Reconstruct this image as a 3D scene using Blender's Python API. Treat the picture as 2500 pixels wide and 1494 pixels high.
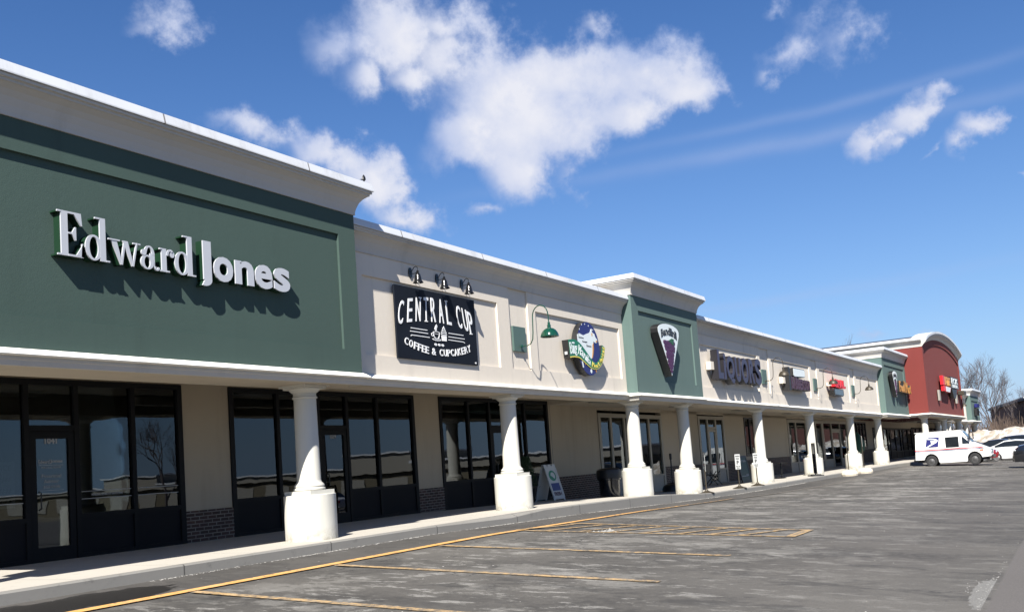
import bpy, bmesh, math, random
from math import sin, cos, pi, radians, sqrt, atan2
from mathutils import Vector, Matrix
random.seed(7)
for o in list(bpy.data.objects): bpy.data.objects.remove(o, do_unlink=True)
SC = bpy.context.scene
COL = SC.collection
# ------------------------------------------------------------------ camera, sky, sun
CH = 1.05
yaw, pit, rol = radians(30.849), radians(5.0237), radians(-4.0908)
_f = Vector((cos(pit)*cos(yaw), cos(pit)*sin(yaw), sin(pit)))
_r = _f.cross(Vector((0, 0, 1))).normalized(); _u = _r.cross(_f)
_r2 = _r*cos(rol)+_u*sin(rol); _u2 = -_r*sin(rol)+_u*cos(rol)
cd = bpy.data.cameras.new('camera'); cam = bpy.data.objects.new('camera', cd); COL.objects.link(cam)
cam.matrix_world = Matrix(((_r2.x, _u2.x, -_f.x, 0), (_r2.y, _u2.y, -_f.y, 0), (_r2.z, _u2.z, -_f.z, CH), (0, 0, 0, 1)))
cd.sensor_width = 36; cd.lens = 2309.15/2500*36; cd.shift_y = (934.15-747)/2500; cd.clip_end = 3000; cd.clip_start = .1
SC.camera = cam
SC.render.resolution_x = 1024; SC.render.resolution_y = 611
SC.view_settings.view_transform = 'Standard'; SC.view_settings.look = 'None'
SC.view_settings.exposure = 1.25; SC.view_settings.gamma = 1.0
SUN = Vector((-2.5, -1.04, 2.55)).normalized()          # towards the sun
sun_el = math.asin(SUN.z); sun_az = atan2(SUN.x, SUN.y)
W = bpy.data.worlds.new('World'); SC.world = W; W.use_nodes = True
def N(nt, t, **k):
    n = nt.nodes.new(t)
    for a, b in k.items(): setattr(n, a, b)
    return n
def mth(nt, op, a, b=None, c=None, clamp=False):
    n = nt.nodes.new('ShaderNodeMath'); n.operation = op; n.use_clamp = clamp
    for i, v in enumerate((a, b, c)):
        if v is None: continue
        if isinstance(v, (int, float)): n.inputs[i].default_value = v
        else: nt.links.new(v, n.inputs[i])
    return n.outputs[0]
nt = W.node_tree; nt.nodes.clear()
out = N(nt, 'ShaderNodeOutputWorld'); bg = N(nt, 'ShaderNodeBackground'); bg.inputs[1].default_value = .05
sky = N(nt, 'ShaderNodeTexSky', sky_type='NISHITA', sun_disc=False, sun_elevation=sun_el, sun_rotation=sun_az, altitude=150, air_density=1.15, dust_density=.05, ozone_density=3.5)
tc = N(nt, 'ShaderNodeTexCoord'); sp = N(nt, 'ShaderNodeSeparateXYZ'); nt.links.new(tc.outputs['Generated'], sp.inputs[0])
AZ = mth(nt, 'DEGREES', mth(nt, 'ARCTAN2', sp.outputs[1], sp.outputs[0]))
EL = mth(nt, 'DEGREES', mth(nt, 'ARCSINE', sp.outputs[2]))
nz = N(nt, 'ShaderNodeTexNoise'); nz.inputs['Scale'].default_value = 13; nz.inputs['Detail'].default_value = 9; nz.inputs['Roughness'].default_value = .60
nz2 = N(nt, 'ShaderNodeTexNoise'); nz2.inputs['Scale'].default_value = 5; nz2.inputs['Detail'].default_value = 3
nz3 = N(nt, 'ShaderNodeTexNoise'); nz3.inputs['Scale'].default_value = 9; nz3.inputs['Detail'].default_value = 5
nz4 = N(nt, 'ShaderNodeTexNoise'); nz4.inputs['Scale'].default_value = 26; nz4.inputs['Detail'].default_value = 7; nz4.inputs['Roughness'].default_value = .62
for z in (nz, nz2, nz3, nz4): nt.links.new(tc.outputs['Generated'], z.inputs['Vector'])
spn = N(nt, 'ShaderNodeSeparateColor'); nt.links.new(nz2.outputs['Color'], spn.inputs[0])
spn3 = N(nt, 'ShaderNodeSeparateColor'); nt.links.new(nz3.outputs['Color'], spn3.inputs[0])
sp4 = N(nt, 'ShaderNodeSeparateColor'); nt.links.new(nz4.outputs['Color'], sp4.inputs[0])
AZw = mth(nt, 'ADD', mth(nt, 'ADD', AZ, mth(nt, 'MULTIPLY', mth(nt, 'SUBTRACT', spn.outputs[0], .5), 3.0)), mth(nt, 'MULTIPLY', mth(nt, 'SUBTRACT', spn3.outputs[0], .5), 4.0))
ELw = mth(nt, 'ADD', mth(nt, 'ADD', EL, mth(nt, 'MULTIPLY', mth(nt, 'SUBTRACT', spn.outputs[1], .5), 2.2)), mth(nt, 'MULTIPLY', mth(nt, 'SUBTRACT', spn3.outputs[1], .5), 3.2))
AZw = mth(nt, 'ADD', AZw, mth(nt, 'MULTIPLY', mth(nt, 'SUBTRACT', sp4.outputs[0], .5), 3.2)); ELw = mth(nt, 'ADD', ELw, mth(nt, 'MULTIPLY', mth(nt, 'SUBTRACT', sp4.outputs[1], .5), 2.4))
#CLOUDS# (azimuth, elevation, half width, half height in degrees, tilt, strength)
CLOUDS = [(32.45, 24.36, 4.28, 2.85, -3.5, 1.4), (39.29, 24.99, 3.35, 2.37, -0.6, 1.2), (36.46, 25.6, 5.62, 3.09, -1.7, 1.5), (38.9, 23.34, 2.12, 1.83, -1.0, 1.2), (33.08, 26.14, 3.62, 2.23, -22.1, 1.4), (40.52, 25.32, 2.24, 1.68, 18.8, 1.0), (32.78, 23.49, 3.73, 2.29, -3.4, 1.1), (35.62, 23.16, 2.86, 1.71, -2.3, 1.2), (29.84, 21.73, 5.5, 3.18, -14.1, 1.4), (31.78, 19.78, 3.8, 2.34, 15.5, 1.4), (25.67, 22.52, 5.73, 2.29, -6.1, 1.2), (20.64, 22.18, 4.21, 2.11, -8.1, 1.1), (21.82, 20.29, 3.42, 1.85, -7.3, 1.2), (18.99, 21.18, 2.24, 1.4, -8.5, 1.0), (27.43, 19.93, 4.95, 3.5, -5.3, 1.4), (28.64, 17.57, 2.65, 2.21, 9.8, 1.3), (26.15, 17.0, 1.62, 1.32, -5.6, 0.8), (23.55, 24.75, 1.24, 0.61, 11.9, 0.55), (41.4, 19.07, 2.97, 1.55, -10.7, 1.4), (45.93, 20.4, 3.23, 0.91, -14.2, 0.75), (39.27, 17.52, 2.43, 1.86, -26.8, 1.2), (36.9, 15.55, 2.94, 1.0, -12.5, 0.95), (31.87, 15.28, 1.79, 0.27, 5.9, 0.3), (7.26, 17.31, 1.94, 1.21, 29.5, 1.1), (5.75, 18.35, 1.77, 0.62, 8.7, 0.75), (9.1, 16.55, 1.08, 1.08, -10.9, 0.9), (8.29, 15.85, 0.89, 0.64, -10.9, 0.6), (3.61, 16.02, 1.63, 1.05, 0.5, 1.1), (4.93, 15.21, 0.97, 0.97, -11.8, 0.65), (6.33, 14.93, 1.22, 0.29, 38.2, 0.45), (13.32, 22.18, 2.22, 0.94, -1.1, 0.5), (14.39, 21.04, 0.98, 0.73, 20.4, 0.5), (9.35, 22.49, 1.52, 1.22, -12.9, 0.55), (11.04, 23.68, 1.47, 0.79, 13.1, 0.5), (9.84, 24.17, 1.27, 0.76, -13.2, 0.5), (13.11, 24.08, 0.97, 0.41, 3.2, 0.45), (1.33, 13.18, 0.46, 0.27, -12.0, 0.5), (51.02, 25.93, 2.21, 0.94, 19.2, 0.6), (52.73, 22.26, 1.06, 0.32, 33.3, 0.22), (9.27, 6.28, 1.56, 0.36, -6.9, 0.35), (-75, 30, 20, 7, 0, 0.7), (150, 35, 20, 8, 0, 0.7)]
def blob(c, az, el, prof='q'):
    a0, e0, ra, rb, t, s = c
    ca, sa = cos(radians(t)), sin(radians(t)); k = cos(radians(e0))
    dx = mth(nt, 'MULTIPLY', mth(nt, 'SUBTRACT', a0, az), k); dy = mth(nt, 'SUBTRACT', el, e0)
    u = mth(nt, 'ADD', mth(nt, 'MULTIPLY', dx, ca/ra), mth(nt, 'MULTIPLY', dy, sa/ra))
    v = mth(nt, 'SUBTRACT', mth(nt, 'MULTIPLY', dy, ca/rb), mth(nt, 'MULTIPLY', dx, sa/rb))
    d2 = mth(nt, 'ADD', mth(nt, 'MULTIPLY', u, u), mth(nt, 'MULTIPLY', v, v))
    if prof == 'q': return mth(nt, 'MULTIPLY', mth(nt, 'SUBTRACT', 1.0, mth(nt, 'POWER', d2, .5)), s)
    return mth(nt, 'MULTIPLY', mth(nt, 'EXPONENT', mth(nt, 'MULTIPLY', d2, -1.0)), s)
F = None
for c in CLOUDS:
    b = blob(c, AZw, ELw); F = b if F is None else mth(nt, 'SMOOTH_MAX', F, b, .40)
dens = mth(nt, 'ADD', mth(nt, 'ADD', F, .13), mth(nt, 'MULTIPLY', mth(nt, 'SUBTRACT', nz.outputs[0], .5), 2.8))
mr = N(nt, 'ShaderNodeMapRange', interpolation_type='SMOOTHSTEP'); nt.links.new(dens, mr.inputs[0])
mr.inputs[1].default_value = .0; mr.inputs[2].default_value = .95; mr.inputs[3].default_value = 0; mr.inputs[4].default_value = .97
# thin contrail streaks
S = None
for c in [(10.2, 18.87, 12.19, 0.3, 3.7, 0.22), (8.79, 17.39, 13.06, 0.4, 2.3, 0.23), (15.01, 17.31, 7.05, 0.54, 3.1, 0.12), (26.17, 16.77, 6.45, 0.35, 4.3, 0.1), (10.13, 8.71, 11.02, 0.37, 2.9, 0.12), (17.04, 8.48, 5.67, 0.28, -0.2, 0.12)]:
    b = blob(c, mth(nt, 'ADD', AZ, mth(nt, 'MULTIPLY', mth(nt, 'SUBTRACT', spn3.outputs[0], .5), .6)), mth(nt, 'ADD', EL, mth(nt, 'MULTIPLY', mth(nt, 'SUBTRACT', spn3.outputs[1], .5), .7)), 'g')
    S = b if S is None else mth(nt, 'ADD', S, b)
S = mth(nt, 'MULTIPLY', S, mth(nt, 'ADD', .4, nz.outputs[0]))
fac = mth(nt, 'MAXIMUM', mr.outputs[0], S)
fac = mth(nt, 'MULTIPLY', fac, mth(nt, 'GREATER_THAN', sp.outputs[2], 0.0), clamp=True)
hs = N(nt, 'ShaderNodeHueSaturation'); hs.inputs['Saturation'].default_value = 1.22; hs.inputs['Value'].default_value = 1.0; hs.inputs['Hue'].default_value = .5
nt.links.new(sky.outputs[0], hs.inputs['Color'])
hz = N(nt, 'ShaderNodeMix', data_type='RGBA'); nt.links.new(mth(nt, 'MULTIPLY', mth(nt, 'EXPONENT', mth(nt, 'DIVIDE', mth(nt, 'MAXIMUM', EL, 0.0), -9.0)), .78), hz.inputs[0]); tn = N(nt, 'ShaderNodeMix', data_type='RGBA', blend_type='MULTIPLY'); tn.inputs[0].default_value = 1; nt.links.new(hs.outputs[0], tn.inputs[6]); tn.inputs[7].default_value = (.97, .97, 1.22, 1); nt.links.new(tn.outputs[2], hz.inputs[6]); hz.inputs[7].default_value = (3.2, 5.9, 9.6, 1)
# cloud brightness: dense parts bright, thin parts greyish blue
cr = N(nt, 'ShaderNodeMapRange'); nt.links.new(mth(nt, 'ADD', dens, mth(nt, 'ADD', mth(nt, 'MULTIPLY', mth(nt, 'SUBTRACT', spn3.outputs[2], .5), 2.6), mth(nt, 'MULTIPLY', mth(nt, 'SUBTRACT', spn.outputs[2], .5), 1.8))), cr.inputs[0])
cr.inputs[1].default_value = .1; cr.inputs[2].default_value = 1.5
cm = N(nt, 'ShaderNodeMix', data_type='RGBA'); nt.links.new(cr.outputs[0], cm.inputs[0])
cm.inputs[6].default_value = (4.6, 5.6, 8.4, 1); cm.inputs[7].default_value = (8.8, 8.9, 9.7, 1)
mx = N(nt, 'ShaderNodeMix', data_type='RGBA'); nt.links.new(fac, mx.inputs[0]); nt.links.new(hz.outputs[2], mx.inputs[6]); nt.links.new(cm.outputs[2], mx.inputs[7])
dm = N(nt, 'ShaderNodeMix', data_type='RGBA', blend_type='MULTIPLY'); dm.inputs[0].default_value = 1; nt.links.new(mx.outputs[2], dm.inputs[6]); dm.inputs[7].default_value = (.81, .81, .81, 1); nt.links.new(dm.outputs[2], bg.inputs[0]); nt.links.new(bg.outputs[0], out.inputs[0])
sl = bpy.data.lights.new('sun', 'SUN'); sl.energy = 5.0; sl.angle = radians(.53); sl.color = (1, .955, .88)
so = bpy.data.objects.new('sun', sl); COL.objects.link(so); so.rotation_euler = SUN.to_track_quat('Z', 'Y').to_euler()

# ------------------------------------------------------------------ frames and levels
B0 = (33.2, 11.76); SB = .038; ZB = .0115; NB = sqrt(1+SB*SB)
def A_(p): return p
def B_(p):                                   # far wing of the plaza turns 2 degrees and steps down
    s, n, z = p
    return (B0[0]+(s+SB*n)/NB, B0[1]+(n-SB*s)/NB, z-ZB*s)
ROTB = -math.atan(SB)
def itp(x, t):
    if x <= t[0][0]: return t[0][1]
    for (a, b), (c, d) in zip(t, t[1:]):
        if x <= c: return b+(d-b)*(x-a)/(c-a)
    return t[-1][1]
SWT = [(-50, 0), (20, 0), (26.6, -.11), (31, -.34), (38, -.40), (60, -.47), (100, -.6), (200, -.6)]
LBT = [(-50, -.15), (15, -.15), (22, -.27), (28, -.42), (33, -.52), (38, -.56), (60, -.62), (100, -.78), (200, -.8)]
def sw(x): return itp(x, SWT)
def lot(x, y): return itp(x, LBT)-.045*(10.6-min(max(y, -5), 10.6))
KT = [(-20, 11.05), (9, 11.05), (28, 10.98), (33.2, 10.98), (60, 9.96), (62, 9.85), (66, 8.9), (70, 8.5), (88, 7.8), (90, 8.6), (105, 8.2)]
def kerb_y(x): return itp(x, KT)

# ------------------------------------------------------------------ mesh helpers
ORI = {}
class MB:
    def __init__(s): s.v = []; s.f = []
    def add(s, vs, fs):
        k = len(s.v); s.v += [tuple(v) for v in vs]; s.f += [tuple(i+k for i in f) for f in fs]; return s
    def box(s, x0, x1, y0, y1, z0, z1):
        return s.add([(x0, y0, z0), (x1, y0, z0), (x1, y1, z0), (x0, y1, z0), (x0, y0, z1), (x1, y0, z1), (x1, y1, z1), (x0, y1, z1)],
            [(0, 3, 2, 1), (4, 5, 6, 7), (0, 1, 5, 4), (1, 2, 6, 5), (2, 3, 7, 6), (3, 0, 4, 7)])
    def prism(s, pts, w0, w1, F):            # pts (u,v); F maps (u,v,w) to xyz
        n = len(pts)
        vs = [F(u, v, w0) for u, v in pts]+[F(u, v, w1) for u, v in pts]
        fs = [tuple(range(n)), tuple(range(2*n-1, n-1, -1))]+[(i, i+n, (i+1) % n+n, (i+1) % n) for i in range(n)]
        return s.add(vs, fs)
    def ring(s, outer, inner, w0, w1, F, closed=True):
        n = len(outer); vs = []
        for a in (outer, inner):
            for w in (w0, w1): vs += [F(u, v, w) for u, v in a]
        fs = []
        for i in range(n if closed else n-1):
            j = (i+1) % n
            fs += [(i, j, 2*n+j, 2*n+i), (n+i, 3*n+i, 3*n+j, n+j), (i, n+i, n+j, j), (2*n+i, 2*n+j, 3*n+j, 3*n+i)]
        if not closed:
            e = n-1; fs += [(0, 2*n, 3*n, n), (e, n+e, 3*n+e, 2*n+e)]
        return s.add(vs, fs)
    def lathe(s, prof, cx, cy, seg=32, cap=True):
        n = len(prof); vs = []
        for r, z in prof:
            for k in range(seg): a = 2*pi*k/seg; vs.append((cx+r*cos(a), cy+r*sin(a), z))
        fs = [(i*seg+k, i*seg+(k+1) % seg, (i+1)*seg+(k+1) % seg, (i+1)*seg+k) for i in range(n-1) for k in range(seg)]
        if cap: fs += [tuple(range(seg-1, -1, -1)), tuple((n-1)*seg+k for k in range(seg))]
        return s.add(vs, fs)
    def tube(s, pts, r, seg=8, r1=None):
        pts = [Vector(p) for p in pts]; n = len(pts); vs = []
        up = Vector((.13, .21, .97)).normalized()
        for i, p in enumerate(pts):
            d = (pts[min(i+1, n-1)]-pts[max(i-1, 0)]).normalized()
            a = d.cross(up)
            if a.length < .15: a = d.cross(Vector((1, 0, 0)))
            a.normalize(); b = d.cross(a); rr = r if r1 is None else r+(r1-r)*i/(n-1)
            for k in range(seg): t = 2*pi*k/seg; vs.append(p+a*rr*cos(t)+b*rr*sin(t))
        fs = [(i*seg+k, (i+1)*seg+k, (i+1)*seg+(k+1) % seg, i*seg+(k+1) % seg) for i in range(n-1) for k in range(seg)]
        fs += [tuple(range(seg)), tuple((n-1)*seg+k for k in range(seg-1, -1, -1))]
        return s.add(vs, fs)
    def sweep(s, prof, path):                # prof (out,z); path (x,y) plan, outward on the right of travel
        n = len(path); m = len(prof); vs = []
        for i, p in enumerate(path):
            p = Vector(p); dirs = []
            if i > 0: dirs.append((p-Vector(path[i-1])).normalized())
            if i < n-1: dirs.append((Vector(path[i+1])-p).normalized())
            ns = [Vector((d.y, -d.x)) for d in dirs]
            nn = sum(ns, Vector((0, 0))); nn.normalize(); nn /= max(.2, nn.dot(ns[0]))
            for o, z in prof: q = p+nn*o; vs.append((q.x, q.y, z))
        fs = [(i*m+k, (i+1)*m+k, (i+1)*m+(k+1) % m, i*m+(k+1) % m) for i in range(n-1) for k in range(m)]
        fs += [tuple(range(m-1, -1, -1)), tuple((n-1)*m+k for k in range(m))]
        return s.add(vs, fs)
    def build(s, name, mat, parent=None, T=None, smooth=False, bevel=0, label=None, fix=True):
        vs = [T(v) for v in s.v] if T else s.v
        me = bpy.data.meshes.new(name); ob = bpy.data.objects.new(name, me); COL.objects.link(ob)
        if parent is not None: o = ORI[parent.name]; ob.parent = parent
        else:
            xs, ys, zs = zip(*vs); o = Vector(((min(xs)+max(xs))/2, (min(ys)+max(ys))/2, min(zs))); ob.location = o
        ORI[ob.name] = o
        me.from_pydata([Vector(v)-o for v in vs], [], s.f); me.materials.append(mat)
        if fix:
            bm = bmesh.new(); bm.from_mesh(me)
            big = [f for f in bm.faces if len(f.verts) > 4]
            if big: bmesh.ops.triangulate(bm, faces=big)
            bmesh.ops.recalc_face_normals(bm, faces=bm.faces); bm.to_mesh(me); bm.free()
        if smooth:
            me.polygons.foreach_set('use_smooth', [True]*len(me.polygons)); me.update()
            try: me.set_sharp_from_angle(angle=radians(38))
            except Exception: pass
        if bevel:
            b = ob.modifiers.new('bevel', 'BEVEL'); b.width = bevel; b.segments = 2; b.limit_method = 'ANGLE'; b.angle_limit = radians(40)
        if label: ob['label'] = label
        return ob
def tag(o, label=None, cat=None, group=None, kind=None):
    for k, v in (('label', label), ('category', cat), ('group', group), ('kind', kind)):
        if v: o[k] = v
    return o
def thing(name, label, cat, loc=(0, 0, 0), group=None, rz=0):
    o = bpy.data.objects.new(name, None); COL.objects.link(o); o.location = loc; o.rotation_euler = (0, 0, rz); o.empty_display_size = .3
    ORI[o.name] = Vector(loc); return tag(o, label, cat, group)
def copy_tree(o, parent=None):
    c = o.copy(); COL.objects.link(c); c.parent = parent; ORI[c.name] = ORI[o.name]
    for ch in [x for x in COL.objects if x.parent == o]: copy_tree(ch, c)
    return c
def place(o, loc, rz, label=None):
    o.location = loc; o.rotation_euler = (0, 0, rz)
    if label: o['label'] = label
    return o

# ------------------------------------------------------------------ materials
def newmat(name):
    m = bpy.data.materials.new(name); m.use_nodes = True; nt = m.node_tree; b = nt.nodes['Principled BSDF']; return m, nt, b
def pos(nt):
    g = N(nt, 'ShaderNodeNewGeometry'); return g.outputs['Position']
def noise(nt, vec, scale, detail=4, rough=.55, sc=None):
    if sc:
        mp = N(nt, 'ShaderNodeMapping'); mp.inputs['Scale'].default_value = sc; nt.links.new(vec, mp.inputs[0]); vec = mp.outputs[0]
    n = N(nt, 'ShaderNodeTexNoise'); n.inputs['Scale'].default_value = scale; n.inputs['Detail'].default_value = detail; n.inputs['Roughness'].default_value = rough
    nt.links.new(vec, n.inputs['Vector']); return n.outputs[0]
def ramp(nt, v, a, b, lo=0., hi=1., smooth=True):
    r = N(nt, 'ShaderNodeMapRange'); r.interpolation_type = 'SMOOTHSTEP' if smooth else 'LINEAR'
    nt.links.new(v, r.inputs[0]); r.inputs[1].default_value = a; r.inputs[2].default_value = b; r.inputs[3].default_value = lo; r.inputs[4].default_value = hi; return r.outputs[0]
def mix(nt, f, a, b):
    m = N(nt, 'ShaderNodeMix', data_type='RGBA')
    for i, v in ((0, f), (6, a), (7, b)):
        if isinstance(v, (int, float)): m.inputs[i].default_value = v
        elif isinstance(v, tuple): m.inputs[i].default_value = (*v[:3], 1)
        else: nt.links.new(v, m.inputs[i])
    return m.outputs[2]
def bump(nt, b, h, st=.3, d=.01):
    n = N(nt, 'ShaderNodeBump'); n.inputs['Strength'].default_value = st; n.inputs['Distance'].default_value = d
    nt.links.new(h, n.inputs['Height']); nt.links.new(n.outputs[0], b.inputs['Normal'])
def plain(name, c, rough=.5, metal=0, var=.08, sc=3., coat=0):
    c = tuple(x*.82 for x in c); m, nt, b = newmat(name); p = pos(nt)
    f = noise(nt, p, sc, 5)
    nt.links.new(mix(nt, f, tuple(x*(1-var) for x in c), tuple(min(1, x*(1+var)) for x in c)), b.inputs['Base Color'])
    b.inputs['Roughness'].default_value = rough; b.inputs['Metallic'].default_value = metal
    if coat: b.inputs['Coat Weight'].default_value = coat; b.inputs['Coat Roughness'].default_value = .05
    return m
def stucco(name, c, dirt=.12, st=.35):
    c = tuple(x*.82 for x in c); m, nt, b = newmat(name); p = pos(nt)
    f1 = noise(nt, p, .45, 6); f2 = noise(nt, p, 2.2, 7, .65, (1, 1, .12)); f3 = mth(nt, 'ADD', noise(nt, p, 90, 3), noise(nt, p, 11, 5, .6))
    col = mix(nt, f1, tuple(x*(1-dirt) for x in c), tuple(min(1, x*(1+dirt*.8)) for x in c))
    col = mix(nt, ramp(nt, f2, .50, .76, 0, .5), col, tuple(x*.72 for x in c))
    nt.links.new(col, b.inputs['Base Color']); b.inputs['Roughness'].default_value = .88
    bump(nt, b, f3, st, .006); return m
M = {}
M['green'] = stucco('dark_green_stucco', (.046, .083, .070), .13)
M['green2'] = stucco('sage_green_stucco', (.092, .146, .134), .12)
M['beige'] = stucco('beige_stucco', (.70, .635, .545), .05)
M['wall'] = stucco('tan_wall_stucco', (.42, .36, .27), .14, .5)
M['trim'] = stucco('cream_cornice_stucco', (.55, .525, .48), .05, .15)
M['white'] = stucco('white_trim_paint', (.92, .90, .82), .03, .12)
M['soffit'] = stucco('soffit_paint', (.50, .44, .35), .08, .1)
M['red'] = stucco('brick_red_stucco', (.165, .024, .019), .08)
M['coping'] = plain('white_metal_coping', (.60, .62, .65), .5, .0, .12, .9)
M['column'] = stucco('column_plaster', (.60, .585, .525), .03, .08)
def seams():
    m = M['coping']; nt = m.node_tree; b = nt.nodes['Principled BSDF']; l = b.inputs['Base Color'].links[0].from_socket; p = pos(nt); s = N(nt, 'ShaderNodeSeparateXYZ'); nt.links.new(p, s.inputs[0])
    k = mth(nt, 'LESS_THAN', mth(nt, 'FRACT', mth(nt, 'DIVIDE', s.outputs[0], 3.05)), .009); st = ramp(nt, noise(nt, p, 2.2, 7, .7, (1, 1, .2)), .5, .7, 0, .25)
    nt.links.new(mix(nt, mth(nt, 'MAXIMUM', k, st), l, (.16, .15, .14)), b.inputs['Base Color'])
seams()
def coldirt():
    m = M['column']; nt = m.node_tree; b = nt.nodes['Principled BSDF']; l = b.inputs['Base Color'].links[0].from_socket; p = pos(nt)
    s = N(nt, 'ShaderNodeSeparateXYZ'); nt.links.new(p, s.inputs[0])
    hgt = mth(nt, 'ADD', s.outputs[2], ramp(nt, s.outputs[0], 20, 34, 0, .40, False))
    k = mth(nt, 'MULTIPLY', ramp(nt, hgt, .30, -.02), ramp(nt, noise(nt, p, 7, 8, .7), .38, .62, .1, .75))
    nt.links.new(mix(nt, k, l, (.20, .18, .14)), b.inputs['Base Color'])
coldirt()
M['frame'] = plain('black_storefront_frame', (.005, .0055, .007), .6)
M['frame'].node_tree.nodes['Principled BSDF'].inputs['Specular IOR Level'].default_value = .18
M['greyframe'] = plain('taupe_window_frame', (.30, .27, .21), .5)
M['kick'] = plain('dark_kick_panel', (.006, .0065, .009), .7, 0, .2)
M['kick'].node_tree.nodes['Principled BSDF'].inputs['Specular IOR Level'].default_value = .18
M['taupepanel'] = plain('taupe_panel', (.30, .285, .25), .6)
M['inside'] = plain('dim_interior', (.035, .033, .030), .9, 0, .4, .8)
M['black'] = plain('black_plastic', (.012, .012, .013), .45)
M['gloss_black'] = plain('glossy_black_metal', (.010, .010, .010), .18, .0)
M['bronze'] = plain('dark_bronze_metal', (.055, .045, .030), .5, .3)
M['green_enamel'] = plain('green_enamel', (.005, .052, .028), .16, 0, .05, 3, .8)
M['green_plate'] = plain('green_painted_plate', (.080, .135, .118), .55)
M['paper'] = plain('white_board', (.46, .47, .46), .5)
M['ltr_white'] = plain('white_acrylic', (.50, .52, .56), .35, 0, .04)
M['ltr_side'] = plain('green_letter_return', (.008, .034, .016), .4)
M['navy'] = plain('navy_board', (.006, .009, .016), .7, 0, .35, 5)
M['navy'].node_tree.nodes['Principled BSDF'].inputs['Specular IOR Level'].default_value = .2
M['chalk'] = plain('chalk_white', (.80, .81, .82), .6)
M['blue'] = plain('royal_blue', (.014, .016, .13), .4)
M['green_banner'] = plain('banner_green', (.010, .17, .085), .4)
M['yellow'] = plain('yellow_paint', (.72, .60, .10), .5)
M['gold'] = plain('orange_gold_paint', (.55, .26, .06), .5)
M['purple'] = plain('grape_purple', (.065, .010, .060), .5, 0, .45, 60)
M['leaf'] = plain('leaf_green', (.02, .10, .045), .6)
M['sign_white'] = plain('sign_face_white', (.74, .80, .80), .4, 0, .04)
M['violet'] = plain('violet_channel_letter', (.036, .031, .066), .4, 0, .1)
M['darkviolet'] = plain('dark_letter_return', (.010, .009, .013), .5)
M['maroon'] = plain('maroon_letter', (.055, .010, .025), .4, 0, .3, 40)
M['signred'] = plain('sign_red', (.62, .012, .020), .4)
M['slate'] = plain('slate_sign_face', (.11, .16, .20), .45, 0, .5, 20)
M['yellowline'] = None
M['skin_red'] = plain('red_car_paint', (.20, .006, .010), .22, 0, .02, 1, 1)
M['carwhite'] = plain('white_car_paint', (.78, .79, .80), .3, 0, .02, 1, .6)
M['carblack'] = plain('black_car_paint', (.008, .009, .012), .18, 0, .02, 1, 1)
M['tyre'] = plain('tyre_rubber', (.022, .022, .022), .85)
M['rim'] = plain('wheel_rim', (.35, .35, .36), .35, .7)
M['darkrim'] = plain('grey_steel_wheel', (.10, .10, .10), .5, .4)
M['carglass'] = plain('car_glass', (.012, .015, .018), .05, 0, .02)
M['lamp'] = plain('headlamp_lens', (.75, .78, .80), .08, .2)
M['amber'] = plain('amber_lens', (.55, .16, .04), .3)
M['vanwhite'] = plain('mail_van_white', (.80, .80, .77), .38, 0, .03, 2, .3)
M['brown'] = plain('brown_brick_far', (.085, .030, .024), .85, 0, .3, 1.5)
M['roofdark'] = plain('dark_roof_membrane', (.035, .045, .075), .7)
M['bark'] = plain('bare_bark', (.105, .088, .088), .9, 0, .3, 4)
M['brush'] = plain('dry_brush', (.12, .085, .065), .95, 0, .35, 4)
M['ever'] = plain('evergreen_leaf', (.025, .055, .020), .7, 0, .4, 30)
M['concrete_light'] = plain('pale_concrete', (.60, .54, .44), .85, 0, .12, 9)
M['poster'] = plain('poster_green', (.02, .14, .02), .5)
M['posterwhite'] = plain('poster_paper', (.42, .42, .40), .6)
M['orange'] = plain('poster_orange', (.50, .10, .04), .5)
M['lightstrip'] = plain('ceiling_light_cover', (.55, .55, .50), .5)
M['silver'] = plain('brushed_metal', (.45, .45, .44), .35, .8)

def mat_snow():
    m, nt, b = newmat('dirty_snow'); p = pos(nt)
    a = noise(nt, p, 1.3, 8, .65); c = mix(nt, ramp(nt, a, .42, .62), (.27, .23, .185), (.52, .50, .47))
    nt.links.new(c, b.inputs['Base Color']); b.inputs['Roughness'].default_value = .8; bump(nt, b, noise(nt, p, 6, 6), .8, .12); return m
M['snow'] = mat_snow()
def mat_brick(name, c1, c2, mortar, off=0.):
    m, nt, b = newmat(name); p = pos(nt); s = N(nt, 'ShaderNodeSeparateXYZ'); nt.links.new(p, s.inputs[0])
    c = N(nt, 'ShaderNodeCombineXYZ'); nt.links.new(s.outputs[0], c.inputs[0]); nt.links.new(s.outputs[2], c.inputs[1])
    t = N(nt, 'ShaderNodeTexBrick'); nt.links.new(c.outputs[0], t.inputs['Vector'])
    t.inputs['Color1'].default_value = (*c1, 1); t.inputs['Color2'].default_value = (*c2, 1); t.inputs['Mortar'].default_value = (*mortar, 1)
    t.inputs['Scale'].default_value = 1; t.inputs['Mortar Size'].default_value = .010; t.inputs['Brick Width'].default_value = .215; t.inputs['Row Height'].default_value = .072; t.inputs['Bias'].default_value = -.2
    n = noise(nt, p, 5, 5); nt.links.new(mix(nt, ramp(nt, n, .35, .75, 0, .45), t.outputs[0], (c1[0]*1.6, c1[1]*1.6, c1[2]*1.6)), b.inputs['Base Color'])
    b.inputs['Roughness'].default_value = .9; bump(nt, b, mth(nt, 'SUBTRACT', 1, t.outputs['Fac']), .7, .008); return m
M['brick'] = mat_brick('dark_brick', (.030, .017, .014), (.085, .042, .032), (.20, .18, .155))
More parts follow.
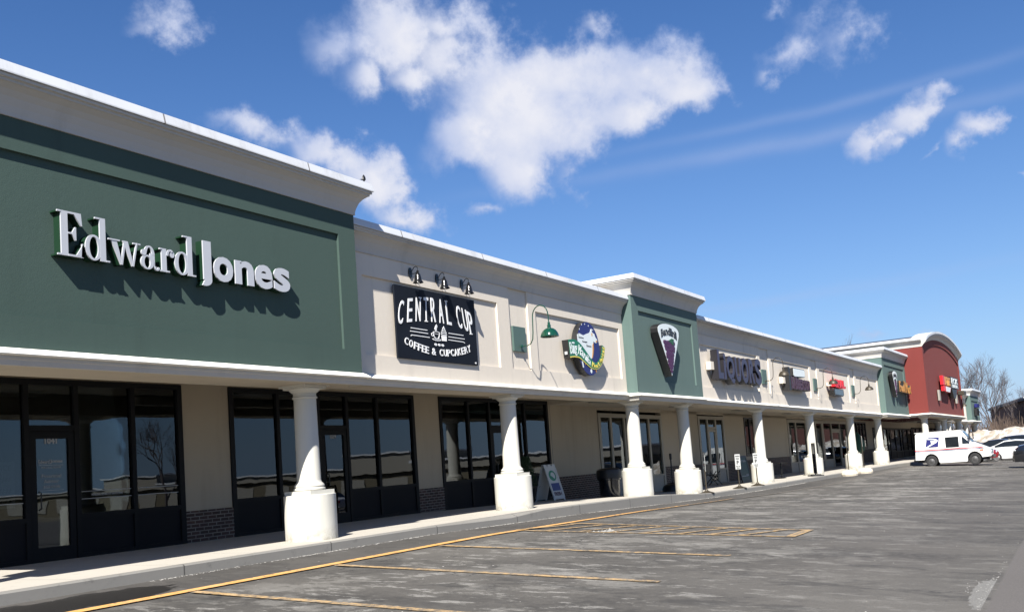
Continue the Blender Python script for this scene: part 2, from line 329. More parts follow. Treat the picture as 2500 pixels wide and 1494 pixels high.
def mat_glass():
    m = bpy.data.materials.new('storefront_glass'); m.use_nodes = True; nt = m.node_tree; nt.nodes.clear()
    o = N(nt, 'ShaderNodeOutputMaterial'); mx = N(nt, 'ShaderNodeMixShader'); tr = N(nt, 'ShaderNodeBsdfTransparent'); gl = N(nt, 'ShaderNodeBsdfGlossy')
    tr.inputs[0].default_value = (.42, .46, .46, 1); gl.inputs['Roughness'].default_value = .004; gl.inputs[0].default_value = (.80, .86, .92, 1)
    fr = N(nt, 'ShaderNodeFresnel'); fr.inputs[0].default_value = 1.68
    bp = N(nt, 'ShaderNodeBump'); bp.inputs['Strength'].default_value = .05; bp.inputs['Distance'].default_value = .02
    nt.links.new(noise(nt, pos(nt), 1.6, 1), bp.inputs['Height']); nt.links.new(bp.outputs[0], gl.inputs['Normal'])
    nt.links.new(fr.outputs[0], mx.inputs[0]); nt.links.new(tr.outputs[0], mx.inputs[1]); nt.links.new(gl.outputs[0], mx.inputs[2]); nt.links.new(mx.outputs[0], o.inputs[0])
    return m
M['glass'] = mat_glass()
def ell(nt, sx, sy, cx, cy, rx, ry):
    a = mth(nt, 'DIVIDE', mth(nt, 'SUBTRACT', sx, cx), rx); c = mth(nt, 'DIVIDE', mth(nt, 'SUBTRACT', sy, cy), ry)
    return mth(nt, 'ADD', mth(nt, 'MULTIPLY', a, a), mth(nt, 'MULTIPLY', c, c))
def asphalt_color(nt, p):
    s = N(nt, 'ShaderNodeSeparateXYZ'); nt.links.new(p, s.inputs[0]); X, Y = s.outputs[0], s.outputs[1]
    big = noise(nt, p, .16, 5, .6); mid = noise(nt, p, .55, 7, .62, (1, .55, 1)); fine = noise(nt, p, 7, 6, .7); grit = noise(nt, p, 70, 2)
    col = mix(nt, ramp(nt, mid, .38, .62), (.036, .032, .027), (.100, .091, .078))
    col = mix(nt, ramp(nt, fine, .35, .72, 0, .55), col, (.135, .124, .107))
    col = mix(nt, ramp(nt, big, .40, .62, 0, .55), col, (.145, .134, .117))
    # pale salt smears, thick across the stalls, thinner towards the drive lane
    sm = noise(nt, p, .8, 12, .74, (1.3, .80, 1)); sm2 = noise(nt, p, 2.3, 12, .76, (1.8, .62, 1))
    zone = mth(nt, 'MULTIPLY', ramp(nt, Y, 1.5, 5.0), ramp(nt, Y, 9.9, 8.6))
    far = ramp(nt, X, 12, 30)
    col = mix(nt, mth(nt, 'MULTIPLY', mth(nt, 'MULTIPLY', ramp(nt, sm, .525, .575), mth(nt, 'ADD', .18, mth(nt, 'MULTIPLY', zone, .8))), mth(nt, 'ADD', .55, mth(nt, 'MULTIPLY', far, .45))), col, (.27, .256, .228))
    col = mix(nt, mth(nt, 'MULTIPLY', ramp(nt, sm2, .55, .60), mth(nt, 'ADD', .22, mth(nt, 'MULTIPLY', zone, .55))), col, (.33, .316, .286))
    # small white crumbs and dark tar spots
    v = N(nt, 'ShaderNodeTexVoronoi'); v.inputs['Scale'].default_value = 2.3; nt.links.new(p, v.inputs['Vector'])
    vs = N(nt, 'ShaderNodeSeparateColor'); nt.links.new(v.outputs['Color'], vs.inputs[0])
    col = mix(nt, mth(nt, 'MULTIPLY', ramp(nt, v.outputs['Distance'], .17, .09), mth(nt, 'MULTIPLY', mth(nt, 'GREATER_THAN', vs.outputs[0], .95), .7)), col, (.30, .29, .28))
    col = mix(nt, mth(nt, 'MULTIPLY', ramp(nt, v.outputs['Distance'], .14, .08), mth(nt, 'LESS_THAN', vs.outputs[0], .06)), col, (.02, .02, .02))
    dk = noise(nt, p, .9, 10, .72, (1.7, .8, 1)); col = mix(nt, ramp(nt, dk, .54, .62, 0, .55), col, (.026, .024, .021))
    cv = N(nt, 'ShaderNodeTexVoronoi', feature='DISTANCE_TO_EDGE'); cv.inputs['Scale'].default_value = .28
    wp = N(nt, 'ShaderNodeVectorMath', operation='ADD'); nn_ = N(nt, 'ShaderNodeTexNoise'); nn_.inputs['Scale'].default_value = 1.3; nn_.inputs['Detail'].default_value = 6; nt.links.new(p, nn_.inputs['Vector']); nt.links.new(p, wp.inputs[0]); nt.links.new(nn_.outputs['Color'], wp.inputs[1]); nt.links.new(wp.outputs[0], cv.inputs['Vector'])
    col = mix(nt, mth(nt, 'MULTIPLY', ramp(nt, cv.outputs[0], .004, .0015), ramp(nt, big, .45, .55, 0, .8)), col, (.02, .019, .018))
    # darker strip beside the kerb
    col = mix(nt, ramp(nt, Y, 9.35, 9.75, 0, mth and .55), col, mix(nt, mid, (.040, .036, .032), (.064, .058, .052)))
    # drain seam and smoother lane outside it
    col = mix(nt, ramp(nt, mth(nt, 'ADD', Y, mth(nt, 'MULTIPLY', fine, .05)), 1.0, .96), col, mix(nt, mid, (.115, .103, .093), (.14, .127, .116)))
    e2 = mth(nt, 'ADD', ell(nt, X, Y, 10.9, 1.02, 1.0, .16), mth(nt, 'MULTIPLY', mth(nt, 'SUBTRACT', noise(nt, p, 5, 8, .7, (1, 2, 1)), .5), 2.4))
    col = mix(nt, mth(nt, 'MULTIPLY', ramp(nt, e2, 1.0, .8), mth(nt, 'GREATER_THAN', Y, 1.0)), col, (.21, .203, .186))
    # melt water by the kerb
    e = mth(nt, 'ADD', ell(nt, X, Y, 6.3, 10.35, 2.3, .62), mth(nt, 'MULTIPLY', mth(nt, 'SUBTRACT', noise(nt, p, 1.4, 7, .6), .5), 2.2))
    wet = ramp(nt, e, .95, .80)
    col = mix(nt, wet, col, (.009, .008, .007))
    gr2 = noise(nt, p, 22, 6, .75); col = mix(nt, ramp(nt, gr2, .40, .30, 0, .5), col, (.02, .019, .017)); col = mix(nt, ramp(nt, gr2, .60, .72, 0, .5), col, (.22, .21, .19))
    col = mix(nt, ramp(nt, grit, .3, .7, 0, .34), col, (.03, .03, .03))
    return mix(nt, .26, col, (0, 0, 0)), wet, grit, fine
def mat_asphalt():
    m, nt, b = newmat('asphalt'); p = pos(nt); c, wet, grit, fine = asphalt_color(nt, p)
    nt.links.new(c, b.inputs['Base Color']); nt.links.new(ramp(nt, wet, 0, 1, .9, .5), b.inputs['Roughness']); bump(nt, b, mth(nt, 'ADD', grit, fine), .35, .008); return m
M['asphalt'] = mat_asphalt()
def mat_line(name, col, w0=.42, w1=.62):
    col = tuple(x*.84 for x in col); m, nt, b = newmat(name); p = pos(nt); c, wet, grit, fine = asphalt_color(nt, p)
    s = N(nt, 'ShaderNodeSeparateXYZ'); nt.links.new(p, s.inputs[0])
    w = mth(nt, 'ADD', noise(nt, p, 9, 8, .75), mth(nt, 'ADD', mth(nt, 'MULTIPLY', ramp(nt, s.outputs[1], 9.3, 8.2), .045), mth(nt, 'MULTIPLY', ramp(nt, s.outputs[0], 18, 27), .16)))
    k = ramp(nt, w, w0, w1)
    pale = mix(nt, noise(nt, p, 3, 5), col, tuple(min(1, x*.75+.14) for x in col))
    nt.links.new(mix(nt, k, pale, mix(nt, .4, c, (.15, .13, .10))), b.inputs['Base Color']); b.inputs['Roughness'].default_value = .8; return m
M['yline'] = mat_line('yellow_road_paint', (.64, .31, .035), .50, .68)
M['yline2'] = mat_line('worn_yellow_road_paint', (.46, .27, .07), .42, .66)
M['wline'] = mat_line('worn_white_road_paint', (.24, .22, .19), .46, .66)
def mat_concrete(name, c, joint=0):
    c = tuple(x*.82 for x in c); m, nt, b = newmat(name); p = pos(nt)
    a = noise(nt, p, .8, 6); f = noise(nt, p, 14, 6, .7); g = noise(nt, p, 3.5, 8, .7)
    col = mix(nt, a, tuple(x*.9 for x in c), tuple(min(1, x*1.08) for x in c)); col = mix(nt, ramp(nt, f, .55, .8, 0, .3), col, tuple(x*.6 for x in c))
    col = mix(nt, ramp(nt, g, .58, .72, 0, .55), col, tuple(x*.5 for x in c))
    if joint:
        s = N(nt, 'ShaderNodeSeparateXYZ'); nt.links.new(p, s.inputs[0])
        fr = mth(nt, 'FRACT', mth(nt, 'DIVIDE', s.outputs[0], joint)); col = mix(nt, mth(nt, 'LESS_THAN', fr, .008), col, tuple(x*.35 for x in c))
    nt.links.new(col, b.inputs['Base Color']); b.inputs['Roughness'].default_value = .85; bump(nt, b, f, .3, .005); return m
M['walk'] = mat_concrete('sidewalk_concrete', (.46, .43, .375), 1.52)
M['kerb'] = mat_concrete('kerb_concrete', (.225, .215, .195), 3.04)
M['ground'] = plain('dormant_ground', (.16, .14, .10), .95, 0, .3, .2)

# ------------------------------------------------------------------ ground, lot, walk, kerb, markings
g = MB(); g.add([(-600, -600, -1.62), (900, -600, -1.62), (900, 600, -1.62), (-600, 600, -1.62)], [(0, 1, 2, 3)]); tag(g.build('ground', M['ground']), kind='structure')
xs = sorted(set([-30, -10, 0, 5, 10, 15, 22, 28, 33, 38, 45, 52, 60, 62, 66, 70, 80, 88, 90, 100, 125]+[a for a, b in KT if a >= -20]))
m = MB(); ys = [-70, -40, -20, -5, 0, 4, 8]
for x in xs:
    for y in ys+[kerb_y(x)+.05]: m.v.append((x, y, lot(x, y)))
k = len(ys)+1
for i in range(len(xs)-1):
    for j in range(k-1): m.f.append((i*k+j, (i+1)*k+j, (i+1)*k+j+1, i*k+j+1))
tag(m.build('parking_lot', M['asphalt'], smooth=False), kind='structure')
xs = [x for x in [i*1.5 for i in range(-12, 72)]]
m = MB()
for x in xs:
    y0 = kerb_y(x)+.15
    m.v += [(x, y0, sw(x)), (x, 30, sw(x))]
for i in range(len(xs)-1): m.f.append((2*i, 2*i+2, 2*i+3, 2*i+1))
tag(m.build('sidewalk', M['walk']), kind='structure')
m = MB()
def kdip(x): return -.075*math.exp(-((x-17.6)/1.3)**2)
for x in xs:
    y0 = kerb_y(x); z = sw(x)+.002+kdip(x); zl = lot(x, y0)-.2
    m.v += [(x, y0-.004, zl), (x, y0, z-.02), (x, y0+.02, z), (x, y0+.165, sw(x)+.002), (x, y0+.165, zl)]
for i in range(len(xs)-1):
    for j in range(4): m.f.append((5*i+j, 5*i+5+j, 5*i+6+j, 5*i+j+1))
tag(m.build('kerb', M['kerb']), kind='structure')
def strip(m, x0, y0, x1, y1, w, dz=.006):
    d = Vector((x1-x0, y1-y0)); L = d.length; d /= L; nrm = Vector((-d.y, d.x))*w/2; n = max(1, int(L/1.0))
    ps = []
    for i in range(n+1):
        t = i/n; c = Vector((x0, y0))+d*L*t
        for s in (-1, 1): q = c+nrm*s; ps.append((q.x, q.y, lot(q.x, q.y)+dz))
    m.add(ps, [(2*i, 2*i+1, 2*i+3, 2*i+2) for i in range(n)])
m = MB(); strip(m, -6, 9.56, 16.2, 9.68, .17); strip(m, 16.2, 9.68, 30, 9.9, .15)
tag(m.build('kerbside_line', M['yline']), kind='structure')
m = MB()
for x in (2.77, 5.37, 7.97, 10.55, 13.15, 16.0): strip(m, x, 9.49, x-.05, 4.45 if x < 15 else 4.3, .13, .010)
strip(m, 18.0, 9.55, 17.35, 4.35, .13, .010); strip(m, 15.9, 4.35, 17.4, 4.4, .17, .014)
for y in (9.3, 8.64, 7.9, 7.27, 6.59, 5.93, 5.34, 4.79): strip(m, 17.42+.08*(y-6), y, 16.02+.02*(y-6), y+.44, .11, .013)
tag(m.build('stall_lines', M['yline2']), kind='structure')
m = MB(); strip(m, 30.5, 9.75, 41, 9.1, .12); strip(m, 41, 9.1, 63.5, 8.9, .12); strip(m, 44, 7.2, 58, 3.6, .10)
for x in (30.8, 33.4, 36, 38.6, 41.2, 43.8, 46.4, 49): strip(m, x, 9.2, x-.05, 4.2, .10, .010)
tag(m.build('far_lot_lines', M['wline']), kind='structure')
# road salt and gravel crumbs along the kerb foot, snow scraps by the lane seam
rg = random.Random(3)
def crumbs(pts, mat, name, label):
    m = MB()
    for x, y, z, r in pts:
        a = rg.random()*6.28; q = [(x+r*cos(a+t)*rg.uniform(.7, 1.2), y+r*sin(a+t)*rg.uniform(.7, 1.2), z) for t in (0, 1.57, 3.14, 4.71)]
        m.add(q+[(x, y, z+r*rg.uniform(.3, .7))], [(0, 1, 4), (1, 2, 4), (2, 3, 4), (3, 0, 4)])
    tag(m.build(name, mat), label, None, None, 'stuff')
pts = []
for i in range(4600):
    x = rg.uniform(8.5, 42)
    if rg.random() > .55+.45*sin(x*1.7)*sin(x*.6+1): continue
    y = kerb_y(x)-.02-abs(rg.gauss(0, .07)); pts.append((x, y, lot(x, y), rg.uniform(.004, .012)))
for i in range(130):
    x = rg.uniform(6, 24); y = rg.uniform(1.5, 10.8); pts.append((x, y, lot(x, y), rg.uniform(.005, .012)))
crumbs(pts, plain('salt_grit', (.40, .385, .36), .9), 'grit', 'pale salt and gravel crumbs along the foot of the kerb')
pts = []
for i in range(90):
    x = rg.gauss(11.2, .6) if rg.random() < .8 else rg.uniform(9, 16); y = 1.0+abs(rg.gauss(0, .03+.10*math.exp(-((x-11.2)/.6)**2))); pts.append((x, y, lot(x, y), rg.uniform(.004, .012)))
for i in range(60): x = rg.gauss(16.3, .22); y = rg.gauss(7.9, .1); pts.append((x, y, lot(x, y), rg.uniform(.01, .04)))
crumbs(pts, plain('flat_dirty_snow', (.27, .265, .25), .9), 'snow_scraps', 'thin scraps of snow along the seam of the asphalt lane')
# ------------------------------------------------------------------ the plaza building
MALL = thing('strip_mall', 'long single-storey shopping plaza with green, beige and red stucco parapets over a white-columned walkway', 'building', (20, 15, 0))
def FA(y0): return lambda p: (p[0], y0+p[1], p[2])
def panelwall(u0, u1, z0, z1, th, rects, T, mat, label, rd=.05):
    m = MB(); m.box(u0, u1, rd, th, z0, z1); x = u0
    for a, b, c, d in sorted(rects):
        if a > x: m.box(x, a, 0, rd, z0, z1)
        m.box(a, b, 0, rd, z0, c); m.box(a, b, 0, rd, d, z1); x = b
    if x < u1: m.box(x, u1, 0, rd, z0, z1)
    return m.build('parapet_wall', mat, MALL, T, label=label)
def cornice(path, zb, zt, T, o=.30, label=None, sub=True):
    h = zt-zb
    prof = [(-.12, zb), (.025, zb), (.025, zb+h*.08), (.045, zb+h*.22), (.085, zb+h*.38), (.14, zb+h*.50), (.205, zb+h*.58), (.235, zb+h*.60), (.235, zb+h*.66), (o-.03, zb+h*.67), (o-.03, zb+h*.735), (-.12, zb+h*.735)]
    c = MB(); c.sweep(prof, path); ob = c.build('cornice', M['trim'], MALL, T, label=label)
    k = MB(); k.sweep([(-.30, zb+h*.745), (o, zb+h*.745), (o, zb+h*.775), (o-.035, zt), (-.30, zt+.02)], path); k.build('coping', M['coping'], ob, T)
    return ob
def band(path, zt, T, w=.10):
    m = MB(); pr = [(-.05, zt+.022), (.012, zt+.022), (w*.45, zt+.004), (w*.85, zt-.026), (w*1.15, zt-.05), (w*1.2, zt-.062), (w*1.1, zt-.075), (w*.8, zt-.0795), (-.05, zt-.0795)]
    m.sweep(pr, path); ob = m.build('string_course', M['white'], MALL, T, smooth=True)
    f = MB(); f.sweep([(-.05, zt-.080), (w*.55, zt-.080), (w*.50, zt-.12), (.035, zt-.135), (.012, zt-.20), (-.05, zt-.20)], path); f.build('fascia', M['trim'], ob, T)
    return ob
I_ = FA(0)
# dark green end block
panelwall(5.2, 13.68, 2.93, 6.1, 1.0, [(5.65, 13.22, 3.40, 5.55)], FA(11.41), M['green'], 'dark green stucco parapet with one long recessed panel')
cornice([(5.2, 12.4), (5.2, 11.41), (13.68, 11.41), (13.68, 13.2)], 5.99, 6.60, I_, .30)
band([(5.2, 12.3), (5.2, 11.41), (13.68, 11.41), (13.68, 11.72)], 2.955, I_)
# beige wing
panelwall(13.69, 26.49, 2.99, 5.9, 1.0, [(14.25, 19.24, 3.42, 4.99), (19.79, 20.72, 3.42, 5.44), (21.1, 26.22, 3.44, 4.97)], FA(11.76), M['beige'], 'beige stucco parapet with two wide recessed panels')
cornice([(13.69, 11.76), (26.49, 11.76)], 5.43, 6.0, I_, .29)
band([(14.06, 11.76), (26.48, 11.76)], 3.0, I_)
m = MB(); m.box(13.70, 14.05, 11.72, 11.9, 2.80, 2.99); m.build('fascia', M['trim'], MALL)
# sage green middle block
panelwall(26.5, 32.25, 2.96, 6.1, 2.3, [(27.0, 31.68, 3.40, 5.56)], FA(11.41), M['green2'], 'sage green stucco parapet rising above the beige wings')
cornice([(26.5, 13.6), (26.5, 11.41), (32.25, 11.41), (32.25, 13.6)], 6.0, 6.60, I_, .30)
band([(26.5, 11.8), (26.5, 11.41), (32.25, 11.41), (32.25, 11.74)], 2.97, I_)
# second beige wing
panelwall(-.93, 28.98, 2.99, 5.9, 1.0, [(.1, 6.4, 3.45, 5.03), (6.75, 7.9, 3.48, 5.41), (8.25, 14.08, 3.48, 5.02), (14.42, 15.4, 3.48, 5.41), (15.88, 21.74, 3.48, 5.02), (22.08, 22.98, 3.48, 5.41), (23.4, 28.7, 3.50, 5.03)], B_, M['beige'], 'beige stucco parapet of the far wing with four recessed panels')
cornice([(-.80, 0), (28.98, 0)], 5.40, 5.98, B_, .36)
band([(-.9, 0), (28.98, 0)], 3.0, B_)
# second sage green block
panelwall(29, 35.99, 2.96, 6.7, 3.0, [(29.5, 35.5, 3.5, 6.05)], lambda p: B_((p[0], p[1]-.35, p[2])), M['green2'], 'sage green stucco parapet beside the red block')
cornice([(29, 2.6), (29, -.35), (35.99, -.35)], 6.48, 7.10, B_, .30)
band([(29, .05), (29, -.35), (35.99, -.35)], 2.97, B_)
# red arched block
NR = -1.6; R0, R1 = 36.0, 51.8; RC = (R0+R1)/2; RH = (R1-R0)/2
def arc(s, zs, zc): t = (s-RC)/RH; return zs+(zc-zs)*(sqrt(max(0, 1.35**2-t*t))-sqrt(1.35**2-1))/(1.35-sqrt(1.35**2-1))
NS = 28
ss = [R0+(R1-R0)*i/NS for i in range(NS+1)]
FR = lambda u, v, w: B_((u, NR-w, v))
m = MB(); m.prism([(R1, 3.0), (R0, 3.0)]+[(s, arc(s, 7.58, 8.5)) for s in ss], -.06, -12, FR)
ri = [R0+.35+(R1-R0-.7)*i/NS for i in range(NS+1)]
m.ring([(R1, 3.0), (R0, 3.0)]+[(s, arc(s, 7.58, 8.5)) for s in ss], [(R1-.35, 3.06), (R0+.35, 3.06)]+[(s, arc(s, 7.10, 8.12)) for s in ri], -.06, 0, FR)
m.build('parapet_wall', M['red'], MALL, label='brick red stucco front with an arched top')
m = MB(); n_ = len(ss)
for lo_, hi_, w0_, w1_ in ((0, .35, .02, .10), (.35, .72, .10, .24), (.72, 1, .27, .27)):
    q = [FR(s, arc(s, 7.58+.38*k_, 8.5+.42*k_), w_) for k_, w_ in ((lo_, w0_), (hi_, w1_), (hi_, -.5), (lo_, -.5)) for s in ss]
    m.add(q, [(a_*n_+i, a_*n_+i+1, b_*n_+i+1, b_*n_+i) for a_, b_ in ((0, 1), (1, 2), (2, 3), (3, 0)) for i in range(n_-1)]+[(0, n_, 2*n_, 3*n_), (n_-1, 2*n_-1, 3*n_-1, 4*n_-1)])
c = m.build('cornice', M['trim'], MALL, label='arched cornice over the red front')
m = MB(); m.ring([(s, arc(s, 8.12, 9.08)) for s in ss], [(s, arc(s, 7.96, 8.93)) for s in ss], -.7, .33, FR, closed=False); m.build('coping', M['coping'], c)
c = cornice([(R0, 9), (R0, NR+.0)], 7.56, 8.16, B_, .33)
band([(R0, .0), (R0, NR), (R1, NR), (R1, 2)], 3.02, B_, .14)
m = MB(); m.prism([(RC+RH*.86, 7.4), (RC-RH*.86, 7.4)]+[(RC+(s-RC)*.86, arc(s, 8.05, 8.98)) for s in ss], -.75, -14, FR); m.build('roof', M['roofdark'], MALL, label='dark barrel roof behind the red arch')
# far end
panelwall(51.82, 65.98, 2.99, 5.5, 1.0, [(52.4, 58.3, 3.45, 4.7), (59, 65.3, 3.45, 4.7)], lambda p: B_((p[0], p[1]+.1, p[2])), M['beige'], 'short beige parapet beyond the red block')
cornice([(51.82, .1), (65.98, .1)], 4.95, 5.5, B_, .33)
panelwall(66, 71.4, 2.96, 5.6, 2.4, [(66.5, 70.9, 3.4, 4.9)], lambda p: B_((p[0], p[1]-.35, p[2])), M['green2'], 'small sage green block at the far end of the plaza')
cornice([(66, 2.2), (66, -.35), (71.4, -.35), (71.4, 2.2)], 5.38, 6.02, B_, .30)
band([(51.82, .1), (66, .1), (66, -.35), (71.4, -.35)], 3.0, B_)
# beams, soffits, roof
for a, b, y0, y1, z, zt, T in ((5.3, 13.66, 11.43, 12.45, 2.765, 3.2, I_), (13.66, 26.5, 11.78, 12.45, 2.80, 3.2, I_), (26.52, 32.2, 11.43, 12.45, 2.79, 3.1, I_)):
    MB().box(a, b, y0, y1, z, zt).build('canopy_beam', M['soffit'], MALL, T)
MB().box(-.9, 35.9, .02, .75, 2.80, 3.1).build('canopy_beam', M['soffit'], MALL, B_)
MB().box(36.02, 51.78, NR+.02, NR+.8, 2.82, 3.1).build('canopy_beam', M['soffit'], MALL, B_)
MB().box(51.8, 71.3, .12, .8, 2.80, 3.1).build('canopy_beam', M['soffit'], MALL, B_)
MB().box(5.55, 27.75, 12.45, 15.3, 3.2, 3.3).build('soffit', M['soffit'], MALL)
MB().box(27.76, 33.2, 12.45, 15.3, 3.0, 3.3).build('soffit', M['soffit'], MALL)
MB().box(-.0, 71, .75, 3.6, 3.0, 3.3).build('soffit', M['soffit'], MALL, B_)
MB().box(36.05, 51.7, NR+.8, .75, 3.01, 3.2).build('soffit', M['soffit'], MALL, B_)
for x in (8.6, 16.3, 23.5): MB().box(x-.75, x+.75, 13.5, 14.0, 3.165, 3.21).build('soffit_light', M['lightstrip'], MALL)
for x in (29.2,): MB().box(x-.7, x+.7, 13.6, 14.1, 2.965, 3.01).build('soffit_light', M['taupepanel'], MALL)
for s in (3, 10, 17.5, 25): MB().box(s-.7, s+.7, 1.9, 2.4, 2.965, 3.01).build('soffit_light', M['taupepanel'], MALL, B_)
MB().box(5.6, 33, 12.8, 30, 5.0, 5.2).build('roof', M['roofdark'], MALL, label='flat dark roof behind the near parapets')
MB().box(0, 70, 1.05, 18, 4.7, 4.9).build('roof', M['roofdark'], MALL, B_, label='flat dark roof behind the far parapets')
MB().box(5.3, 5.54, 15.3, 30, -.4, 5.0).build('end_wall', M['wall'], MALL)
MB().box(5.3, 33, 30, 30.2, -1, 5.0).build('rear_wall', M['wall'], MALL)
# ---- walkway walls and storefronts
def wallpiece(a, b, z0, z1, T, br=None, y=0):
    w = MB().box(a, b, y, y+.25, z0, z1).build('wall', M['wall'], MALL, T)
    if br is not None: MB().box(a-.0, b+.0, y-.03, y+.24, -1.1, br).build('brick_base', M['brick'], w, T)
WA = FA(15.26)
def WB(p): return B_((p[0], 3.5+p[1], p[2]))
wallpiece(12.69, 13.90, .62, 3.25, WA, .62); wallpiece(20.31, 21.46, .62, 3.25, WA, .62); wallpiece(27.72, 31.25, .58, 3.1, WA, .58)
MB().box(5.55, 12.688, 0, .2, 3.125, 3.25).build('wall_header', M['wall'], MALL, WA); MB().box(13.902, 20.308, 0, .2, 3.125, 3.25).build('wall_header', M['wall'], MALL, WA); MB().box(21.462, 27.718, 0, .2, 3.125, 3.25).build('wall_header', M['wall'], MALL, WA)
MB().box(27.86, 27.89, -.012, .01, .6, 3.0).build('control_joint', M['greyframe'], MALL, WA)
def storefront(x0, x1, bars, door, T, z0, zt, zs, fm, kickm, fw=.09, name='window'):
    """one glazed front: frame, a pane for every light, kick panels, and a door between bars[door] and bars[door+1]"""
    xs = [x0]+bars+[x1]; m = MB(); e = fw*.75
    m.box(x0, x1, -.03, .09, zt-fw*1.1, zt)
    for i, x in enumerate(xs):
        a, b = (x, x+fw*1.3) if i == 0 else (x-fw*1.3, x) if i == len(xs)-1 else (x-fw/2, x+fw/2)
        m.box(a, b, -.033, .093, z0, zt-fw*1.1)
    for i in range(len(xs)-1):
        if i == door: continue
        m.box(xs[i]+fw*.5, xs[i+1]-fw*.5, -.03, .09, zs-.04, zs+.04); m.box(xs[i]+fw*.5, xs[i+1]-fw*.5, -.03, .09, z0, z0+.09)
    fr = m.build(name, fm, MALL, T)
    for i in range(len(xs)-1):
        a, b = xs[i]+fw*.5, xs[i+1]-fw*.5
        if i == door:
            hd = 2.22
            MB().box(a, b, -.028, .088, hd, hd+.10).build('door_head', fm, fr, T)
            MB().box(a, b, .02, .032, hd+.10, zt-fw).build('pane', M['glass'], fr, T)
            d = MB(); d.box(a+.01, a+.12, -.02, .05, z0+.02, hd-.01); d.box(b-.12, b-.01, -.02, .05, z0+.02, hd-.01); d.box(a+.12, b-.12, -.02, .05, hd-.13, hd-.01); d.box(a+.12, b-.12, -.02, .05, z0+.02, z0+.26)
            dr = d.build('door', fm, MALL, T)
            MB().box(a+.12, b-.12, .01, .022, z0+.26, hd-.13).build('door_glass', M['glass'], dr, T)
            hm = MB(); hm.tube([(a+.15, -.02, 1.18), (a+.15, -.085, 1.16), (a+.15, -.085, .90), (a+.15, -.02, .88)], .013); hm.build('handle', M['silver'] if fm is not M['frame'] else M['black'], dr, T, smooth=True)
        else:
            MB().box(a, b, .02, .032, zs+.04, zt-fw).build('pane', M['glass'], fr, T)
            MB().box(a, b, .0, .05, z0+.09, zs-.04).build('kick_panel', kickm, fr, T)
    return fr
storefront(5.6, 12.69, [7.5, 9.45, 10.38, 11.55], 2, WA, -.02, 3.12, .72, M['frame'], M['kick'])
storefront(13.90, 20.31, [15.3, 16.6, 17.6, 18.75], 2, WA, -.02, 3.12, .74, M['frame'], M['kick'])
storefront(21.46, 27.70, [22.9, 24.05, 25.0, 26.15], 2, WA, -.12, 3.12, .72, M['frame'], M['kick'])
gf, tp = M['greyframe'], M['taupepanel']
storefront(-1.72, 3.9, [-.72, .42, 1.5, 2.62], None, WB, -.45, 2.76, .30, gf, tp, .14)
wallpiece(-2.0, -1.74, .6, 3.05, WB, .6); wallpiece(3.92, 7.85, .62, 3.05, WB, .62)
storefront(7.87, 11.12, [8.98, 10.0], 1, WB, -.45, 2.82, .34, gf, tp, .14)
wallpiece(11.14, 13.92, .68, 3.05, WB, .68); wallpiece(15.52, 21.1, .72, 3.05, WB, .72)
wallpiece(13.92, 15.52, .68, .84, WB, .68); MB().box(13.92, 15.52, 0, .25, 2.84, 3.05).build('wall_header', M['wall'], MALL, WB)
storefront(13.93, 15.51, [14.72], None, WB, .845, 2.84, .93, M['black'], M['black'], .06)
storefront(21.12, 28.3, [22.66, 24.66, 26.8], None, WB, -.6, 2.84, .34, gf, tp, .16)
storefront(28.32, 34.5, [30.4, 32.5], 1, WB, -.6, 2.86, .36, gf, tp, .16)
wallpiece(34.52, 36.4, .9, 3.05, WB, .9); wallpiece(40.0, 42.0, .9, 3.05, WB, .9); wallpiece(36.4, 40, .6, .95, WB, .9)
MB().box(-1.72, 42, 0, .2, 2.88, 3.04).build('wall_header', M['wall'], MALL, WB)
storefront(36.42, 39.98, [37.3, 38.2, 39.1], None, WB, .96, 2.88, 1.04, M['black'], M['black'], .08)
storefront(42.02, 56.9, [43.5, 45, 47, 48, 50, 52, 53, 55], 3, WB, -.6, 2.5, .6, M['frame'], M['kick'], .12)
wallpiece(42.0, 56.9, 2.5, 3.05, WB); storefront(56.92, 71, [59, 61, 63, 65, 67, 69], 3, WB, -.7, 2.6, .5, M['frame'], M['kick'], .12); wallpiece(56.9, 71, 2.6, 3.05, WB)
# rooms behind the glass
m = MB()
for a, b in ((5.6, 13.2), (13.35, 20.8), (20.95, 28.2), (28.3, 33.2)):
    m.box(a, b, 21, 21.1, -.6, 3.15); m.box(a, b, 15.5, 21, 3.13, 3.18); m.box(b, b+.1, 15.52, 21, -.6, 3.15)
m.box(5.56, 5.62, 15.5, 21, -.6, 3.15); m.build('shop_interior', M['inside'], MALL)
m = MB(); m.box(0, 71, 8.6, 8.7, -.8, 3.15); m.box(0, 71, 3.78, 8.6, 2.95, 3.0)
for s in (5.9, 12.6, 18, 25, 35, 41.9, 56.9): m.box(s, s+.1, 3.78, 8.6, -.8, 2.94)
m.build('shop_interior', M['inside'], MALL, B_)
for i, (x, y) in enumerate(((7.8, 17.5), (10.6, 17.5), (7.8, 19.6), (10.6, 19.6), (15.4, 17.3), (18.3, 17.3), (15.4, 19.5), (18.3, 19.5), (23, 17.4), (26, 17.4))):
    MB().box(x-.6, x+.6, y-.3, y+.3, 3.09, 3.128).build('ceiling_light', M['lightstrip'], MALL)
